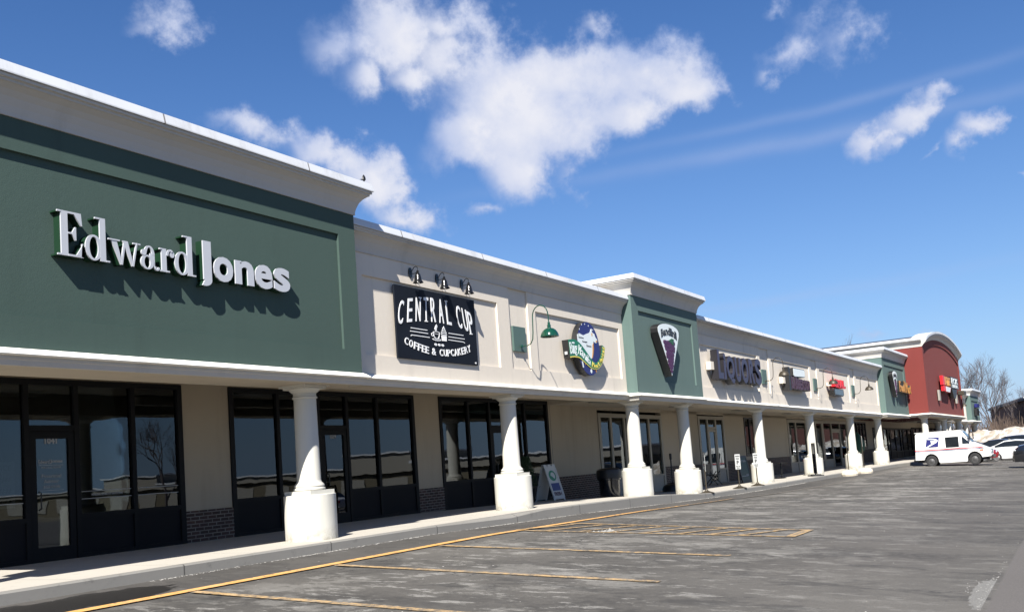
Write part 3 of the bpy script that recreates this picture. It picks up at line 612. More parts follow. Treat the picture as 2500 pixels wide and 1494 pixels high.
# columns
def column(x, y, zg, zt, T=None, rz=0.):
    m = MB(); m.lathe([(.258, .985), (.225, 1.02), (.215, 1.06), (.2, zt-zg-.245), (.2, zt-zg-.24)], 0, 0, 40); Lc = (x, y, zg)
    cr_, sr_ = cos(rz), sin(rz); TT = lambda p: (x+p[0]*cr_-p[1]*sr_, y+p[0]*sr_+p[1]*cr_, zg+p[2])
    sh = m.build('column', M['column'], MALL, TT, smooth=True)
    b = MB(); b.lathe([(.462, -.5), (.462, .795), (.455, .803)], 0, 0, 56); b.box(-.31, .31, -.31, .31, .803, .875)
    b.lathe([(.27, .876), (.285, .89), (.285, .915), (.262, .93), (.262, .94), (.272, .95), (.27, .97), (.256, .984)], 0, 0, 40); b.build('column_base', M['column'], sh, TT, smooth=True)
    h = zt-zg; c = MB(); c.lathe([(.20, h-.24), (.222, h-.235), (.226, h-.215), (.205, h-.20), (.205, h-.145), (.24, h-.12), (.275, h-.085), (.285, h-.07)], 0, 0, 40)
    c.box(-.27, .27, -.27, .27, h-.07, h-.035); c.box(-.32, .32, -.32, .32, h-.035, h+.03); c.build('capital', M['column'], sh, TT, smooth=True)
for x, y, zt in ((5.56, 12.0, 2.765), (12.74, 12.0, 2.765), (20.0, 12.12, 2.80), (27.0, 11.88, 2.79), (31.3, 11.88, 2.79)): column(x, y, sw(x), zt)
for s, n in ((6.8, .35), (14.5, .35), (22.5, .35), (29.4, .35), (36.6, -1.15), (44.4, -1.15), (51.4, -1.15), (50.6, .28), (56.6, .4), (61.8, .4), (66.5, .4), (70.6, .1)):
    p = B_((s, n, 2.80)); column(p[0], p[1], sw(p[0]), p[2], rz=ROTB)

# ------------------------------------------------------------------ lettering tools
DG = None
def font_mesh(txt, bold, ext=.05):
    cu = bpy.data.curves.new('t', 'FONT'); cu.body = txt; cu.size = 1; cu.extrude = ext; cu.offset = bold; cu.resolution_u = 4
    ob = bpy.data.objects.new('t', cu); COL.objects.link(ob); bpy.context.view_layer.update()
    me = ob.evaluated_get(bpy.context.evaluated_depsgraph_get()).to_mesh()
    vs = [tuple(v.co) for v in me.vertices]; fs = [tuple(p.vertices) for p in me.polygons]
    bpy.data.objects.remove(ob, do_unlink=True); bpy.data.curves.remove(cu)
    return vs, fs
_fc = {}
def text(mb, txt, u0, u1, v0, v1, w0, w1, F, bold=0., warp=None):
    """text filling the box u0..u1, v0..v1, thickness w0..w1"""
    if not txt.strip(): return
    key = (txt, bold)
    if key not in _fc: _fc[key] = font_mesh(txt, bold)
    vs, fs = _fc[key]
    x0 = min(v[0] for v in vs); x1 = max(v[0] for v in vs); y0 = min(v[1] for v in vs); y1 = max(v[1] for v in vs)
    q = []
    for v in vs:
        u = u0+(u1-u0)*(v[0]-x0)/(x1-x0); t = v0+(v1-v0)*(v[1]-y0)/(y1-y0); w = w1 if v[2] > 0 else w0
        if warp: u, t = warp(u, t)
        q.append(F(u, t, w))
    mb.add(q, fs)
def elp(cx, cy, rx, ry, n=28, a0=0, a1=2*pi): return [(cx+rx*cos(a0+(a1-a0)*i/n), cy+ry*sin(a0+(a1-a0)*i/n)) for i in range(n+(0 if abs(a1-a0-2*pi) < 1e-6 else 1))]
FSA = lambda Y: (lambda u, v, w: (u, Y-w, v))
def FSB(n): return lambda u, v, w: B_((u, n-w, v))

# ---- sign one: thick channel letters on the dark green wall
sg = thing('channel_letter_sign', 'large pale grey three-dimensional letters with green sides reading Edward Jones on the dark green wall', 'sign', (9.5, 11.4, 4.2))
def serif_word():
    """upright serif capital and lower case built from stems, hairlines and bowls"""
    L = []; k = [0]
    Z0, CAPH, XH, ASC = 4.21, .60, .345, .60
    def add(name, x0, x1, parts): L.append((name, x0, x1, parts))
    R = lambda a, b, c, d: ('p', [(a, c), (b, c), (b, d), (a, d)])
    P = lambda *q: ('p', list(q))
    def O(cx, cy, rx, ry, tx, ty, a0=0, a1=360): return ('r', cx, cy, rx, ry, tx, ty, a0, a1)
    c = CAPH
    add('E', 7.41, 7.78, [R(.14, .40, 0, c), R(0, .14, 0, .022), R(0, .14, c-.022, c), R(.40, .90, 0, .026), P((.72, .026), (1, .19), (.94, .19), (.90, .0), (1, 0)), R(.40, .88, c-.026, c), P((.66, c-.026), (.93, c-.17), (.97, c-.17), (.93, c)), R(.40, .66, .30, .322), P((.56, .30), (.68, .22), (.72, .22), (.72, .40), (.68, .40), (.56, .322))])
    def dd(x0, x1): add('d', x0, x1, [O(.36, XH/2, .36, XH/2+.005, .17, .028), R(.62, .86, .0, ASC), R(.42, .62, ASC-.022, ASC), R(.86, 1.02, 0, .022)])
    dd(7.81, 8.17)
    add('w', 8.16, 8.66, [P((.08, XH), (.26, XH), (.44, 0), (.38, 0)), P((.44, 0), (.38, 0), (.50, XH+.0), (.56, XH)), P((.46, XH), (.62, XH), (.80, 0), (.74, 0)), P((.74, 0), (.80, 0), (.94, XH), (.90, XH)), R(0, .36, XH-.02, XH), R(.80, 1.04, XH-.02, XH)])
    add('a', 8.68, 8.98, [R(.52, .78, .05, XH-.11), O(.48, XH-.13, .30, .13, .15, .025, 0, 165), O(.36, .10, .36, .105, .19, .022), O(.90, .055, .16, .06, .10, .03, 180, 350), O(.17, XH-.11, .14, .045, .13, .044)])
    add('r', 9.0, 9.26, [R(.14, .46, 0, XH), R(0, .14, 0, .022), R(.46, .66, 0, .022), R(0, .14, XH-.022, XH), O(.72, XH-.10, .28, .10, .14, .03, 50, 180), O(.86, XH-.07, .16, .048, .15, .047)])
    dd(9.27, 9.64)
    return Z0, L
Z0, L = serif_word(); F_ = lambda u, v, w: (u*1.0134, 11.31-w, 1.05+(v-1.05)*1.0134)
def put(parts, x0, x1, F, wb, wf, mb, grow=0.):
    s = x1-x0
    for i, p in enumerate(parts):
        wf_i = wf+.0016*(i % 5)
        if p[0] == 'p':
            q = [(x0+a*s, Z0+b) for a, b in p[1]]; mb.prism(q, wb, wf_i, F)
        else:
            _, cx, cy, rx, ry, tx, ty, a0, a1 = p; full = a1-a0 >= 360
            o = elp(x0+cx*s, Z0+cy, rx*s, ry, 26, radians(a0), radians(a1) if not full else radians(a0)+2*pi)
            inn = elp(x0+cx*s, Z0+cy, max(.004, (rx-tx)*s), max(.003, ry-ty), 26, radians(a0), radians(a1) if not full else radians(a0)+2*pi)
            mb.ring(o, inn, wb, wf_i, F, closed=full)
for nm, x0, x1, parts in L:
    m = MB(); put(parts, x0, x1, F_, -.012, .012, m); lt = m.build('letter', M['ltr_white'], sg)
    m = MB(); put(parts, x0, x1, F_, -.15, -.013, m); m.build('letter_return', M['ltr_side'], lt)
for ch, x0, x1, v0, v1 in (('J', 9.71, 9.955, 4.10, 4.80), ('o', 10.0, 10.385, 4.205, 4.60), ('n', 10.43, 10.82, 4.215, 4.60), ('e', 10.85, 11.23, 4.205, 4.60), ('s', 11.265, 11.63, 4.205, 4.605)):
    m = MB()
    if ch == 'J':
        m.prism([(9.80, 4.20), (9.955, 4.20), (9.955, 4.80), (9.80, 4.80)], -.012, .012, F_); m.ring(elp(9.82, 4.20, .135, .10, 14, -pi*.62, 0), elp(9.82, 4.20, .001, .004, 14, -pi*.62, 0), -.012, .0135, F_, closed=False)
    else: text(m, ch, x0, x1, v0, v1, -.012, .012, F_, .030)
    lt = m.build('letter', M['ltr_white'], sg)
    m = MB()
    if ch == 'J':
        m.prism([(9.80, 4.20), (9.955, 4.20), (9.955, 4.80), (9.80, 4.80)], -.15, -.013, F_); m.ring(elp(9.82, 4.20, .135, .10, 14, -pi*.62, 0), elp(9.82, 4.20, .001, .004, 14, -pi*.62, 0), -.15, -.0145, F_, closed=False)
    else: text(m, ch, x0, x1, v0, v1, -.15, -.013, F_, .030)
    m.build('letter_return', M['ltr_side'], lt)

# ---- sign two: dark board with chalk lettering
cs = thing('sign_board', 'square dark navy board with white hand lettering reading Central Cup under three small lanterns', 'sign', (16.7, 11.7, 3.4))
F_ = FSA(11.715)
bd = MB().prism([(15.20, 3.40), (18.16, 3.40), (18.16, 4.915), (15.20, 4.915)], -.043, 0, F_).build('board', M['navy'], cs)
m = MB()
def arcwarp(cx, k, piv=0.0):
    return None
top = 'CENTRAL CUP'
xs_t = [15.42, 15.72, 16.0, 16.27, 16.52, 16.80, 17.07, None, 17.46, 17.70, 17.90]
for i, ch in enumerate(top):
    if ch == ' ': continue
    cx = xs_t[i]; t = (cx-16.68)/1.24
    hh = .53-.03*abs(t); yb = 4.255-.10*t*t-.05*abs(t)**3; ww = .165; sh = -.10*t
    def wp(u, v, cx=cx, yb=yb, sh=sh, t=t): return (u-sh*(1-(v-yb)/.5)*1.0, v-.10*(u-cx)*t*2)
    text(m, ch, cx-ww/2, cx+ww/2, yb, yb+hh, .001, .012, F_, .0, wp)
    for sgn in (0, 1):
        if (ch, sgn) not in (('T', 0), ('L', 1), ('N', 1), ('P', 0)): continue
        a, b = wp(cx, yb+hh*sgn)
        o_ = .055 if ch in 'LP' else (-.06 if ch == 'N' else 0); m.prism([(a-.05-o_, b-.011), (a+.05-o_, b-.011), (a+.05-o_, b+.011), (a-.05-o_, b+.011)], .0015, .0135, F_)
bot = 'COFFEE & CUPCAKERY'
xb = [15.47, 15.63, 15.80, 15.94, 16.08, 16.21, None, 16.45, None, 16.72, 16.87, 17.0, 17.14, 17.28, 17.42, 17.57, 17.71, 17.85]
for i, ch in enumerate(bot):
    if ch == ' ': continue
    cx = xb[i]; t = (cx-16.66)/1.2; yc = 3.60+.165*t*t; w = .115 if ch != '&' else .14
    def wp(u, v, cx=cx, t=t): return (u-(v-3.65)*.30*t, v+(u-cx)*.30*t)
    text(m, ch, cx-w/2, cx+w/2, yc-.075, yc+.075, .001, .012, F_, .012, wp)
def line(m, pts, r, F, w0=.001, w1=.010):
    for (a, b), (c, d) in zip(pts, pts[1:]):
        L_ = math.hypot(c-a, d-b) or 1; nx, ny = -(d-b)/L_*r, (c-a)/L_*r
        m.prism([(a-nx, b-ny), (c-nx, d-ny), (c+nx, d+ny), (a+nx, b+ny)], w0, w1, F)
for z, a, b in ((4.055, 15.68, 16.25), (3.985, 15.65, 16.27), (3.905, 15.70, 16.32)): line(m, [(a, z), (b, z-.004)], .008, F_)
for z, a, b in ((4.055, 17.05, 17.62), (3.975, 17.04, 17.66), (3.905, 17.03, 17.60)): line(m, [(a, z), (b, z-.004)], .008, F_)
line(m, [(15.70, 3.905), (15.66, 3.885)], .008, F_); line(m, [(17.6, 3.9), (17.66, 3.878)], .008, F_)
m.ring(elp(16.58, 4.025, .125, .032, 24), elp(16.58, 4.022, .105, .020, 24), .001, .010, F_)          # cup rim, bowl, handle, saucer
m.ring([(16.46, 4.02), (16.48, 3.93), (16.53, 3.885), (16.63, 3.885), (16.68, 3.93), (16.70, 4.02)], [(16.48, 4.01), (16.50, 3.94), (16.545, 3.905), (16.615, 3.905), (16.66, 3.94), (16.68, 4.01)], .0015, .011, F_, closed=False)
m.ring(elp(16.435, 3.975, .045, .042, 16), elp(16.435, 3.975, .028, .026, 16), .002, .0115, F_); m.ring(elp(16.58, 3.875, .16, .028, 24), elp(16.58, 3.88, .13, .014, 24), .0025, .012, F_)
m.prism([(16.52, 4.10), (16.55, 4.06), (16.59, 4.07), (16.60, 4.13), (16.63, 4.16), (16.60, 4.21), (16.55, 4.16)], .001, .010, F_)
for i, (hw, z) in enumerate(((.11, 4.015), (.10, 4.055), (.07, 4.095), (.045, 4.135))): m.ring(elp(16.86, z, hw, .026, 20), elp(16.86, z+.004, hw-.02, .012, 20), .001+.0006*i, .010+.0006*i, F_)
m.prism([(16.835, 4.15), (16.885, 4.15), (16.87, 4.195)], .001, .010, F_)
for i in range(5): x = 16.775+.0425*i; line(m, [(x, 3.985), (x+(2-i)*.006, 3.865)], .011, F_)
for x in (16.53, 16.66, 16.79): m.prism(elp(x, 3.765, .045, .028, 16), .001, .010, F_)
m.prism(elp(18.06, 3.45, .028, .02, 12), .001, .010, F_)
m.build('lettering', M['chalk'], cs)
# lanterns over the board
def lantern():
    t = thing('wall_lantern', 'x', 'wall lamp', (0, 0, 0), 'lanterns above the dark board')
    m = MB(); m.prism(elp(0, .0, .065, .13, 24), -.0, .025, FSA(0)); m.build('back_plate', M['gloss_black'], t)
    m = MB(); m.tube([(0, -.02, -.03), (0, -.14, -.04), (0, -.22, -.02)], .009); m.tube([(0, -.02, .02), (0, -.08, .05), (0, -.13, .11), (0, -.19, .13), (0, -.235, .09), (0, -.235, .02)], .010); m.build('arm', M['gloss_black'], t, smooth=True)
    m = MB(); m.lathe([(.016, .02), (.035, .0), (.028, -.03), (.045, -.05), (.068, -.10), (.082, -.18), (.095, -.235), (.128, -.275), (.130, -.285), (.11, -.27), (.07, -.2)], 0, -.235, 28, cap=False); m.build('shade', M['gloss_black'], t, smooth=True)
    m = MB(); m.lathe([(.03, -.20), (.045, -.25), (.035, -.29), (.01, -.305)], 0, -.235, 16); m.build('bulb', M['lamp'], t, smooth=True)
    t.scale = (.86, .86, .86); return t
lan = lantern()
for i, (x, lb) in enumerate(((15.82, 'black bell lantern on the beige wall above the letter C of the dark board'), (16.78, 'middle black bell lantern above the dark board'), (17.74, 'black bell lantern above the dark board, nearest the big gooseneck lamp'))):
    place(lan if i == 0 else copy_tree(lan), (x, 11.755, 5.24), 0, lb)
# gooseneck lamps with their plates
def goose(mat, label):
    t = thing('gooseneck_lamp', label, 'wall lamp', (0, 0, 0), 'gooseneck lamps along the beige parapets')
    m = MB(); m.box(-.30, .30, -.055, -.0, -.12, .50); m.build('mounting_plate', M['green_plate'], t)
    pts = [(0, -.09, .0), (0, -.26, .0), (0, -.36, .04), (0, -.42, .14), (0, -.44, .30), (0, -.455, .62)]
    for i in range(11): a = pi-pi*i/10; pts.append((0, -.665+.21*cos(a)*-1*-1, .66+.30*sin(a)) if False else (0, -.675-.215*cos(pi-a)*-1*-1, .66+.28*sin(a)))
    pts = pts[:6]+[(0, -.675+.22*cos(pi*i/10), .68+.27*sin(pi*i/10)) for i in range(11)]+[(0, -.90, .50)]
    m = MB(); m.tube(pts, .014, 10); m.lathe([(.05, -.012), (.05, .012)], 0, 0, 4); m.build('arm', mat, t, smooth=True)
    m = MB(); m.prism(elp(0, 0, .045, .045, 16), .085, .115, FSA(0)); m.build('flange', mat, t)
    m = MB(); m.lathe([(.028, .50), (.034, .48), (.030, .45), (.046, .43), (.046, .36), (.060, .345), (.10, .34), (.16, .30), (.205, .235), (.228, .16), (.230, .14), (.222, .145), (.19, .23), (.10, .32), (.02, .33)], 0, -.90, 40, cap=False); m.build('shade', mat, t, smooth=True)
    return t
g1 = goose(M['green_enamel'], 'glossy green gooseneck lamp between the dark square board and the oval sign')
place(g1, (20.2, 11.80, 3.985), 0)
g2 = goose(M['bronze'], 'bronze gooseneck lamp just right of the violet LIQUORS letters')
for i, (s, lb) in enumerate(((7.18, None), (15.0, 'bronze gooseneck lamp overlapping the left edge of the red and slate sign'), (22.6, 'bronze gooseneck lamp on the bare beige panel next to the second sage block'))):
    place(g2 if i == 0 else copy_tree(g2), B_((s, .045, 3.985)), ROTB, lb)
g3 = copy_tree(g2); place(g3, B_((58.6, .145, 3.985)), ROTB, 'small far bronze gooseneck lamp beyond the red block')

# ---- sign three: oval bull sign with ribbon banner
ms = thing('oval_cabinet_sign', 'deep blue oval sign with a white bull and green ribbon reading Big Mania Meat Market', 'sign', (23.5, 11.6, 3.4))
F_ = FSA(11.56); cx, cz = 23.655, 4.155
MB().prism(elp(cx, cz, .70, .755, 44), -.18, -.003, F_).build('cabinet', M['black'], ms)
MB().prism(elp(cx, cz, .69, .745, 44), -.002, .006, F_).build('face', M['blue'], ms)
bull = [(22.98, 4.50), (23.12, 4.545), (23.35, 4.50), (23.55, 4.56), (23.72, 4.60), (23.80, 4.64), (23.84, 4.72), (23.93, 4.735), (23.93, 4.70), (23.90, 4.66), (23.96, 4.62), (24.06, 4.60), (24.10, 4.52), (24.22, 4.44), (24.21, 4.37), (24.10, 4.34), (23.97, 4.38), (23.90, 4.27), (23.88, 4.10), (23.80, 3.90), (23.70, 3.85), (23.40, 4.02), (23.15, 4.22), (23.0, 4.30)]
MB().prism(bull, .007, .012, F_).build('bull_emblem', M['sign_white'], ms)
m = MB()
for a, b, c, d in ((23.10, 3.98, 23.20, 3.60), (23.30, 3.90, 23.42, 3.74), (23.60, 3.86, 23.70, 3.50)): m.prism([(a, b), (a+.07, b), (c+.05, d), (c, d)], .007, .0125, F_)
m.prism(elp(23.69, 3.52, .045, .06, 12), .007, .0115, F_); m.build('bull_legs', M['sign_white'], ms)
m = MB(); m.prism([(23.88, 4.27), (23.95, 4.34), (23.95, 4.16), (23.90, 4.02), (23.82, 3.88), (23.80, 3.92), (23.85, 4.08)], .0125, .016, F_); m.prism([(23.86, 4.60), (23.92, 4.62), (23.93, 4.54), (23.88, 4.52)], .0125, .016, F_); m.prism([(24.12, 4.42), (24.21, 4.42), (24.19, 4.37), (24.11, 4.37)], .0125, .016, F_)
m.prism([(23.30, 3.88), (23.36, 3.88), (23.38, 3.70), (23.34, 3.68)], .0125, .016, F_); m.prism([(23.96, 3.60), (24.02, 3.60), (24.02, 3.52), (23.98, 3.50)], .0125, .016, F_); m.build('bull_markings', M['gold'], ms)
m = MB()
for a, z, r in ((23.30, 4.80, .022), (23.50, 4.83, .022), (23.72, 4.80, .022), (23.15, 4.66, .022), (23.05, 4.50, .02), (23.98, 4.70, .018)): m.prism([(a, z-r), (a+r*.8, z), (a, z+r), (a-r*.8, z)], .007, .012, F_)
m.build('stars', M['sign_white'], ms)
def rib(t):    # centre line of the ribbon, t 0..1
    P = [(22.44, 4.07), (22.75, 4.10), (23.05, 4.05), (23.40, 3.88), (23.70, 3.73), (24.0, 3.68), (24.28, 3.80), (24.48, 4.02), (24.58, 4.28)]
    x = t*(len(P)-1); i = min(int(x), len(P)-2); f = x-i
    p0, p1, p2, p3 = P[max(i-1, 0)], P[i], P[i+1], P[min(i+2, len(P)-1)]
    q = [.5*((2*p1[k])+(p2[k]-p0[k])*f+(2*p0[k]-5*p1[k]+4*p2[k]-p3[k])*f*f+(3*p1[k]-p0[k]-3*p2[k]+p3[k])*f**3) for k in (0, 1)]
    return q
def ribw(t): return .245 if t < .15 else max(.095, .245-(t-.15)*.33)
def ribpt(t, h):
    a = rib(t); b = rib(min(1, t+.01)); c = rib(max(0, t-.01)); dx, dy = b[0]-c[0], b[1]-c[1]; L_ = math.hypot(dx, dy); w = ribw(t)
    return (a[0]-dy/L_*w*h, a[1]+dx/L_*w*h)
NTR = 48; up = [ribpt(i/NTR, 1) for i in range(NTR+1)]; dn = [ribpt(i/NTR, -1) for i in range(NTR+1)]; dn2 = [ribpt(i/NTR, -.86) for i in range(NTR+1)]
MB().ring(up, dn, -.18, .016, F_, closed=False).build('ribbon_side', M['black'], ms)
MB().ring(up, dn2, .017, .022, F_, closed=False).build('ribbon', M['green_banner'], ms)
MB().ring(dn2, dn, .017, .0235, F_, closed=False).build('ribbon_edge', M['yellow'], ms)
def ribtext(m, txt, t0, t1, h0, h1, bold):
    n = len(txt)
    for i, ch in enumerate(txt):
        if ch == ' ': continue
        ta, tb = t0+(t1-t0)*i/n, t0+(t1-t0)*(i+.88)/n
        lo = h0 if ch in 'BMbdkthi' or True else h0; hi = h1 if ch.isupper() or ch in 'kti' else h0+(h1-h0)*.72
        if ch == 'g': lo = h0-.22
        text(m, ch, ta, tb, lo, hi, .0235, .030, F_, bold, lambda u, v: ribpt(u, v))
m = MB(); ribtext(m, 'Big', .02, .19, -.60, .70, .0); ribtext(m, 'Mania', .22, .49, -.52, .70, .0); m.build('lettering', M['sign_white'], ms)
m = MB(); ribtext(m, 'Meat', .52, .73, -.55, .72, .02); ribtext(m, 'Market', .75, .985, -.55, .75, .02); m.build('lettering', M['yellow'], ms, label='yellow lettering on the ribbon')
m = MB()
for w_, x, z in (('Butchery', 23.06, 4.40), ('Sausages', 23.26, 4.30), ('Dinners', 23.50, 4.20)): text(m, w_, x, x+.30, z, z+.055, .013, .017, F_)
m.build('small_lettering', M['black'], ms)
MB().box(22.418, 22.436, 11.60, 11.68, 3.92, 4.0).build('inspection_tag', M['paper'], ms)

# ---- sign four: wedge shaped sign with grapes
def wedge(name, label, T, txt, k=1.0):
    t = thing(name, label, 'sign', T(0, 0, 0))
    out = [(0, 0), (.79*k, 1.38), (.80*k, 1.50)]+[(.0+.80*k*cos(a)*1.0, 1.50+.22*sin(a)) for a in [pi*i/12 for i in range(1, 12)]]+[(-.80*k, 1.50), (-.79*k, 1.38)]
    MB().prism(out, -.25, -.004, T).build('cabinet', M['black'], t)
    MB().prism([(a*.975, .025+b*.975) for a, b in out], -.003, .004, T).build('face', M['sign_white'], t)
    m = MB(); r2 = random.Random(5)
    for j in range(9):
        z = .16+j*.115; wd = (.06+.36*(j/8)**.8)*k
        for i in range(max(1, int(wd/.055))*2-1):
            x = -wd+.06+(2*wd-.12)*(i/max(1, int(wd/.055)*2-2)) if wd > .08 else 0
            m.prism(elp(x+r2.uniform(-.02, .02)-.03*k, z+r2.uniform(-.03, .03), .085*k, .068, 10), .005, .009+r2.random()*.012, T)
    m.build('grape_bunch', M['purple'], t)
    m = MB(); m.prism([(-.12*k, 1.14), (.05*k, 1.10), (.22*k, 1.02), (.30*k, 1.10), (.24*k, 1.15), (.34*k, 1.22), (.16*k, 1.24), (.05*k, 1.20)], .005, .024, T); m.build('leaf', M['leaf'], t)
    if txt:
        m = MB(); n = len(txt)
        for i, ch in enumerate(txt):
            x = (-.60+1.2*(i+.5)/n)*k; q = x/k/.62; hgt = .26 if ch in 'Bdi' else .19
            text(m, ch, x-.078*k, x+.078*k, 1.33-.13*q*q, 1.33-.13*q*q+hgt, .005, .014, T, .03, lambda u, v, x=x, q=q: (u, v-(u-x)*.55*q))
        m.build('lettering', M['black'], t)
    return t
wedge('wedge_sign', 'white cone-shaped sign with a purple grape bunch on the sage green block', lambda u, v, w: (28.78+u*1.14, 11.16-w, 3.56+v), 'Bandini')
wedge('wedge_sign', 'narrow-looking far white cone-shaped sign beside orange letters on the second sage block', lambda u, v, w: B_((31.0+u, -.65-w, 4.02+v*.98)), 'Bandini', .8)

# ---- sign five: violet letters
sg = thing('channel_letter_sign', 'deep violet three-dimensional letters reading LIQUORS on the beige wall', 'sign', B_((3.3, -.3, 3.7)))
F_ = FSB(-.34)
for ch, a, b, c, d in (('L', .92, 1.42, 3.76, 4.84), ('i', 1.52, 1.72, 3.76, 4.75), ('Q', 1.82, 2.62, 3.62, 4.68), ('U', 2.74, 3.32, 3.72, 4.68), ('O', 3.44, 4.18, 3.70, 4.70), ('R', 4.32, 4.92, 3.74, 4.72), ('S', 5.05, 5.78, 3.70, 4.78)):
    m = MB(); text(m, ch, a, b, c, d, -.006, .006, F_, .035); lt = m.build('letter', M['violet'], sg)
    m = MB(); text(m, ch, a-.015, b+.015, c-.015, d+.015, -.27, -.007, F_, .05); m.build('letter_return', M['darkviolet'], lt)
MB().box(.58, .92, -.18, -.0, 4.10, 4.40).build('transformer_box', M['beige'], sg, B_)
# ---- sign six
sg = thing('cabinet_sign', 'white cabinet over dark maroon letters on the beige wall, right of the first bronze lamp', 'sign', B_((11, -.3, 3.7)))
F_ = FSB(-.34)
MB().prism([(9.55, 3.66), (9.78, 3.66), (9.78, 4.72), (9.55, 4.72)], -.27, .0, F_).build('upright_box', M['black'], sg)
MB().prism([(10.25, 4.36), (10.4, 4.30), (12.0, 4.34), (12.1, 4.42), (12.1, 4.66), (12.0, 4.72), (10.3, 4.72)], -.25, -.004, F_).build('cabinet', M['black'], sg)
MB().prism([(10.3, 4.38), (10.42, 4.33), (11.98, 4.37), (12.06, 4.43), (12.06, 4.64), (11.98, 4.69), (10.33, 4.69)], -.003, .006, F_).build('cabinet_face', M['sign_white'], sg)
m = MB(); q = random.Random(2); x = 9.86
for ch in 'PARTYSHOP':
    m2 = MB(); h = q.uniform(-.03, .03)
x = 9.86; shapes = 'BABBERSON'
m = MB(); mr_ = MB()
for i, ch in enumerate(shapes):
    w = .31; a = x+i*.325; top_ = 4.26+.05*(i < 3)-.02*i*.3
    text(m, ch, a, a+w, 3.74+.0*i, top_, .0, .008, F_, .055); text(mr_, ch, a-.01, a+w+.01, 3.73, top_+.01, -.25, -.001, F_, .07)
m.build('letters', M['maroon'], sg); mr_.build('letter_returns', M['darkviolet'], sg)
MB().box(9.2, 9.5, -.18, 0, 3.98, 4.25).build('transformer_box', M['beige'], sg, B_)
# ---- sign seven
sg = thing('cabinet_sign', 'bright red block letters above a slate blue box on the beige wall', 'sign', B_((18, -.3, 3.7)))
m = MB()
for i, (ch, a, b) in enumerate((('S', 17.35, 17.85), ('M', 17.85, 18.45), ('A', 18.45, 18.95), ('L', 18.95, 19.5))): text(m, ch, a, b, 4.12+.0*i, 4.56-.02*(i % 2), -.25, .01, F_, .075)
m.build('letters', M['signred'], sg)
MB().prism([(17.2, 3.72), (18.8, 3.68), (19.05, 3.78), (19.0, 4.05), (17.2, 4.05), (17.05, 3.95)], -.25, -.004, F_).build('cabinet', M['black'], sg)
MB().prism([(17.3, 3.76), (18.75, 3.73), (18.95, 3.8), (18.9, 4.02), (17.3, 4.02)], -.003, .006, F_).build('cabinet_face', M['slate'], sg)
MB().box(17.0, 17.3, -.18, 0, 4.2, 4.38).build('transformer_box', M['beige'], sg, B_)
# ---- sign eight on second green block
sg = thing('channel_letter_sign', 'orange-gold letters reading Food Mart on the second sage green block', 'sign', B_((34, -.7, 4.2)))
F_ = FSB(-.69); m = MB(); mr_ = MB()
for ch, a, b, c, d in (('F', 31.9, 32.35, 4.42, 5.12), ('o', 32.4, 32.75, 4.40, 4.82), ('o', 32.8, 33.15, 4.40, 4.82), ('d', 33.2, 33.6, 4.40, 5.18), ('M', 33.85, 34.5, 4.40, 5.10), ('a', 34.58, 34.92, 4.38, 4.80), ('r', 34.98, 35.25, 4.38, 4.80), ('t', 35.3, 35.55, 4.38, 4.98)):
    text(m, ch, a, b, c, d, -.0, .01, F_, .03); text(mr_, ch, a, b, c, d, -.3, -.001, F_, .04)
m.build('letters', M['gold'], sg); mr_.build('letter_returns', M['black'], sg)
# ---- sign nine on the red front
sg = thing('cabinet_sign', 'small red, gold and black sign group on the brick red arched front', 'sign', B_((43, -1.9, 4.7)))
F_ = FSB(NR-.3)
MB().prism([(41.2, 5.15), (42.0, 5.15), (42.0, 5.82), (41.2, 5.82)], -.2, 0, F_).build('red_letter_box', M['signred'], sg)
m = MB(); text(m, 'RTE', 42.05, 44.4, 5.18, 5.78, -.2, .01, F_, .06); m.build('gold_letters', M['gold'], sg)
MB().prism([(44.7, 5.02), (48.2, 5.08), (48.2, 5.92), (44.7, 5.92)], -.22, 0, F_).build('black_box', M['black'], sg)
m = MB(); text(m, 'ECK', 45.0, 48.0, 5.42, 5.84, .001, .02, F_, .03); text(m, 'SER', 45.0, 48.0, 5.12, 5.36, .001, .02, F_, .03); m.build('white_letters', M['sign_white'], sg)
MB().prism([(41.3, 4.72), (43.9, 4.66), (44.5, 5.06), (41.3, 5.10)], -.2, 0, F_).build('lower_cabinet', M['signred'], sg)
MB().prism([(42.2, 4.70), (43.8, 4.68), (44.3, 5.04), (42.2, 5.06)], .001, .01, F_).build('lower_face', M['sign_white'], sg)
MB().prism([(45.6, 4.3), (46.4, 4.3), (47.4, 5.0), (44.9, 5.0)], -.2, -.01, F_).build('shield', M['black'], sg)
for i, (s, lb) in enumerate(((40.2, 'small tan wall box under the left end of the red front sign'), (48.0, 'small tan wall box under the right end of the red front sign'))):
    o = MB().box(s, s+.5, NR-.12, NR, 4.0, 4.75).build('wall_box', M['taupepanel'], None, B_, bevel=.01); tag(o, lb, 'wall box', 'tan boxes on the red wall')
o = MB().box(49.7, 50.9, NR-.45, NR, 4.72, 5.05).build('floodlight', M['bronze'], None, B_, bevel=.03); tag(o, 'small bronze floodlight near the right edge of the red front', 'floodlight')
sg = thing('cabinet_sign', 'tiny blue and dark sign on the farthest sage block', 'sign', B_((69, -.7, 3.6)))
MB().box(68.2, 69.8, -.62, -.36, 4.3, 4.65).build('blue_box', M['blue'], sg, B_); MB().box(67.8, 69.2, -.6, -.36, 3.5, 4.2).build('lower_box', M['black'], sg, B_)
# ------------------------------------------------------------------ things on the walkway
def FV(P, U, V, Wd):                          # plane at P with unit vectors
    P, U, V, Wd = map(Vector, (P, U, V, Wd)); return lambda u, v, w: tuple(P+U*u+V*v+Wd*w)
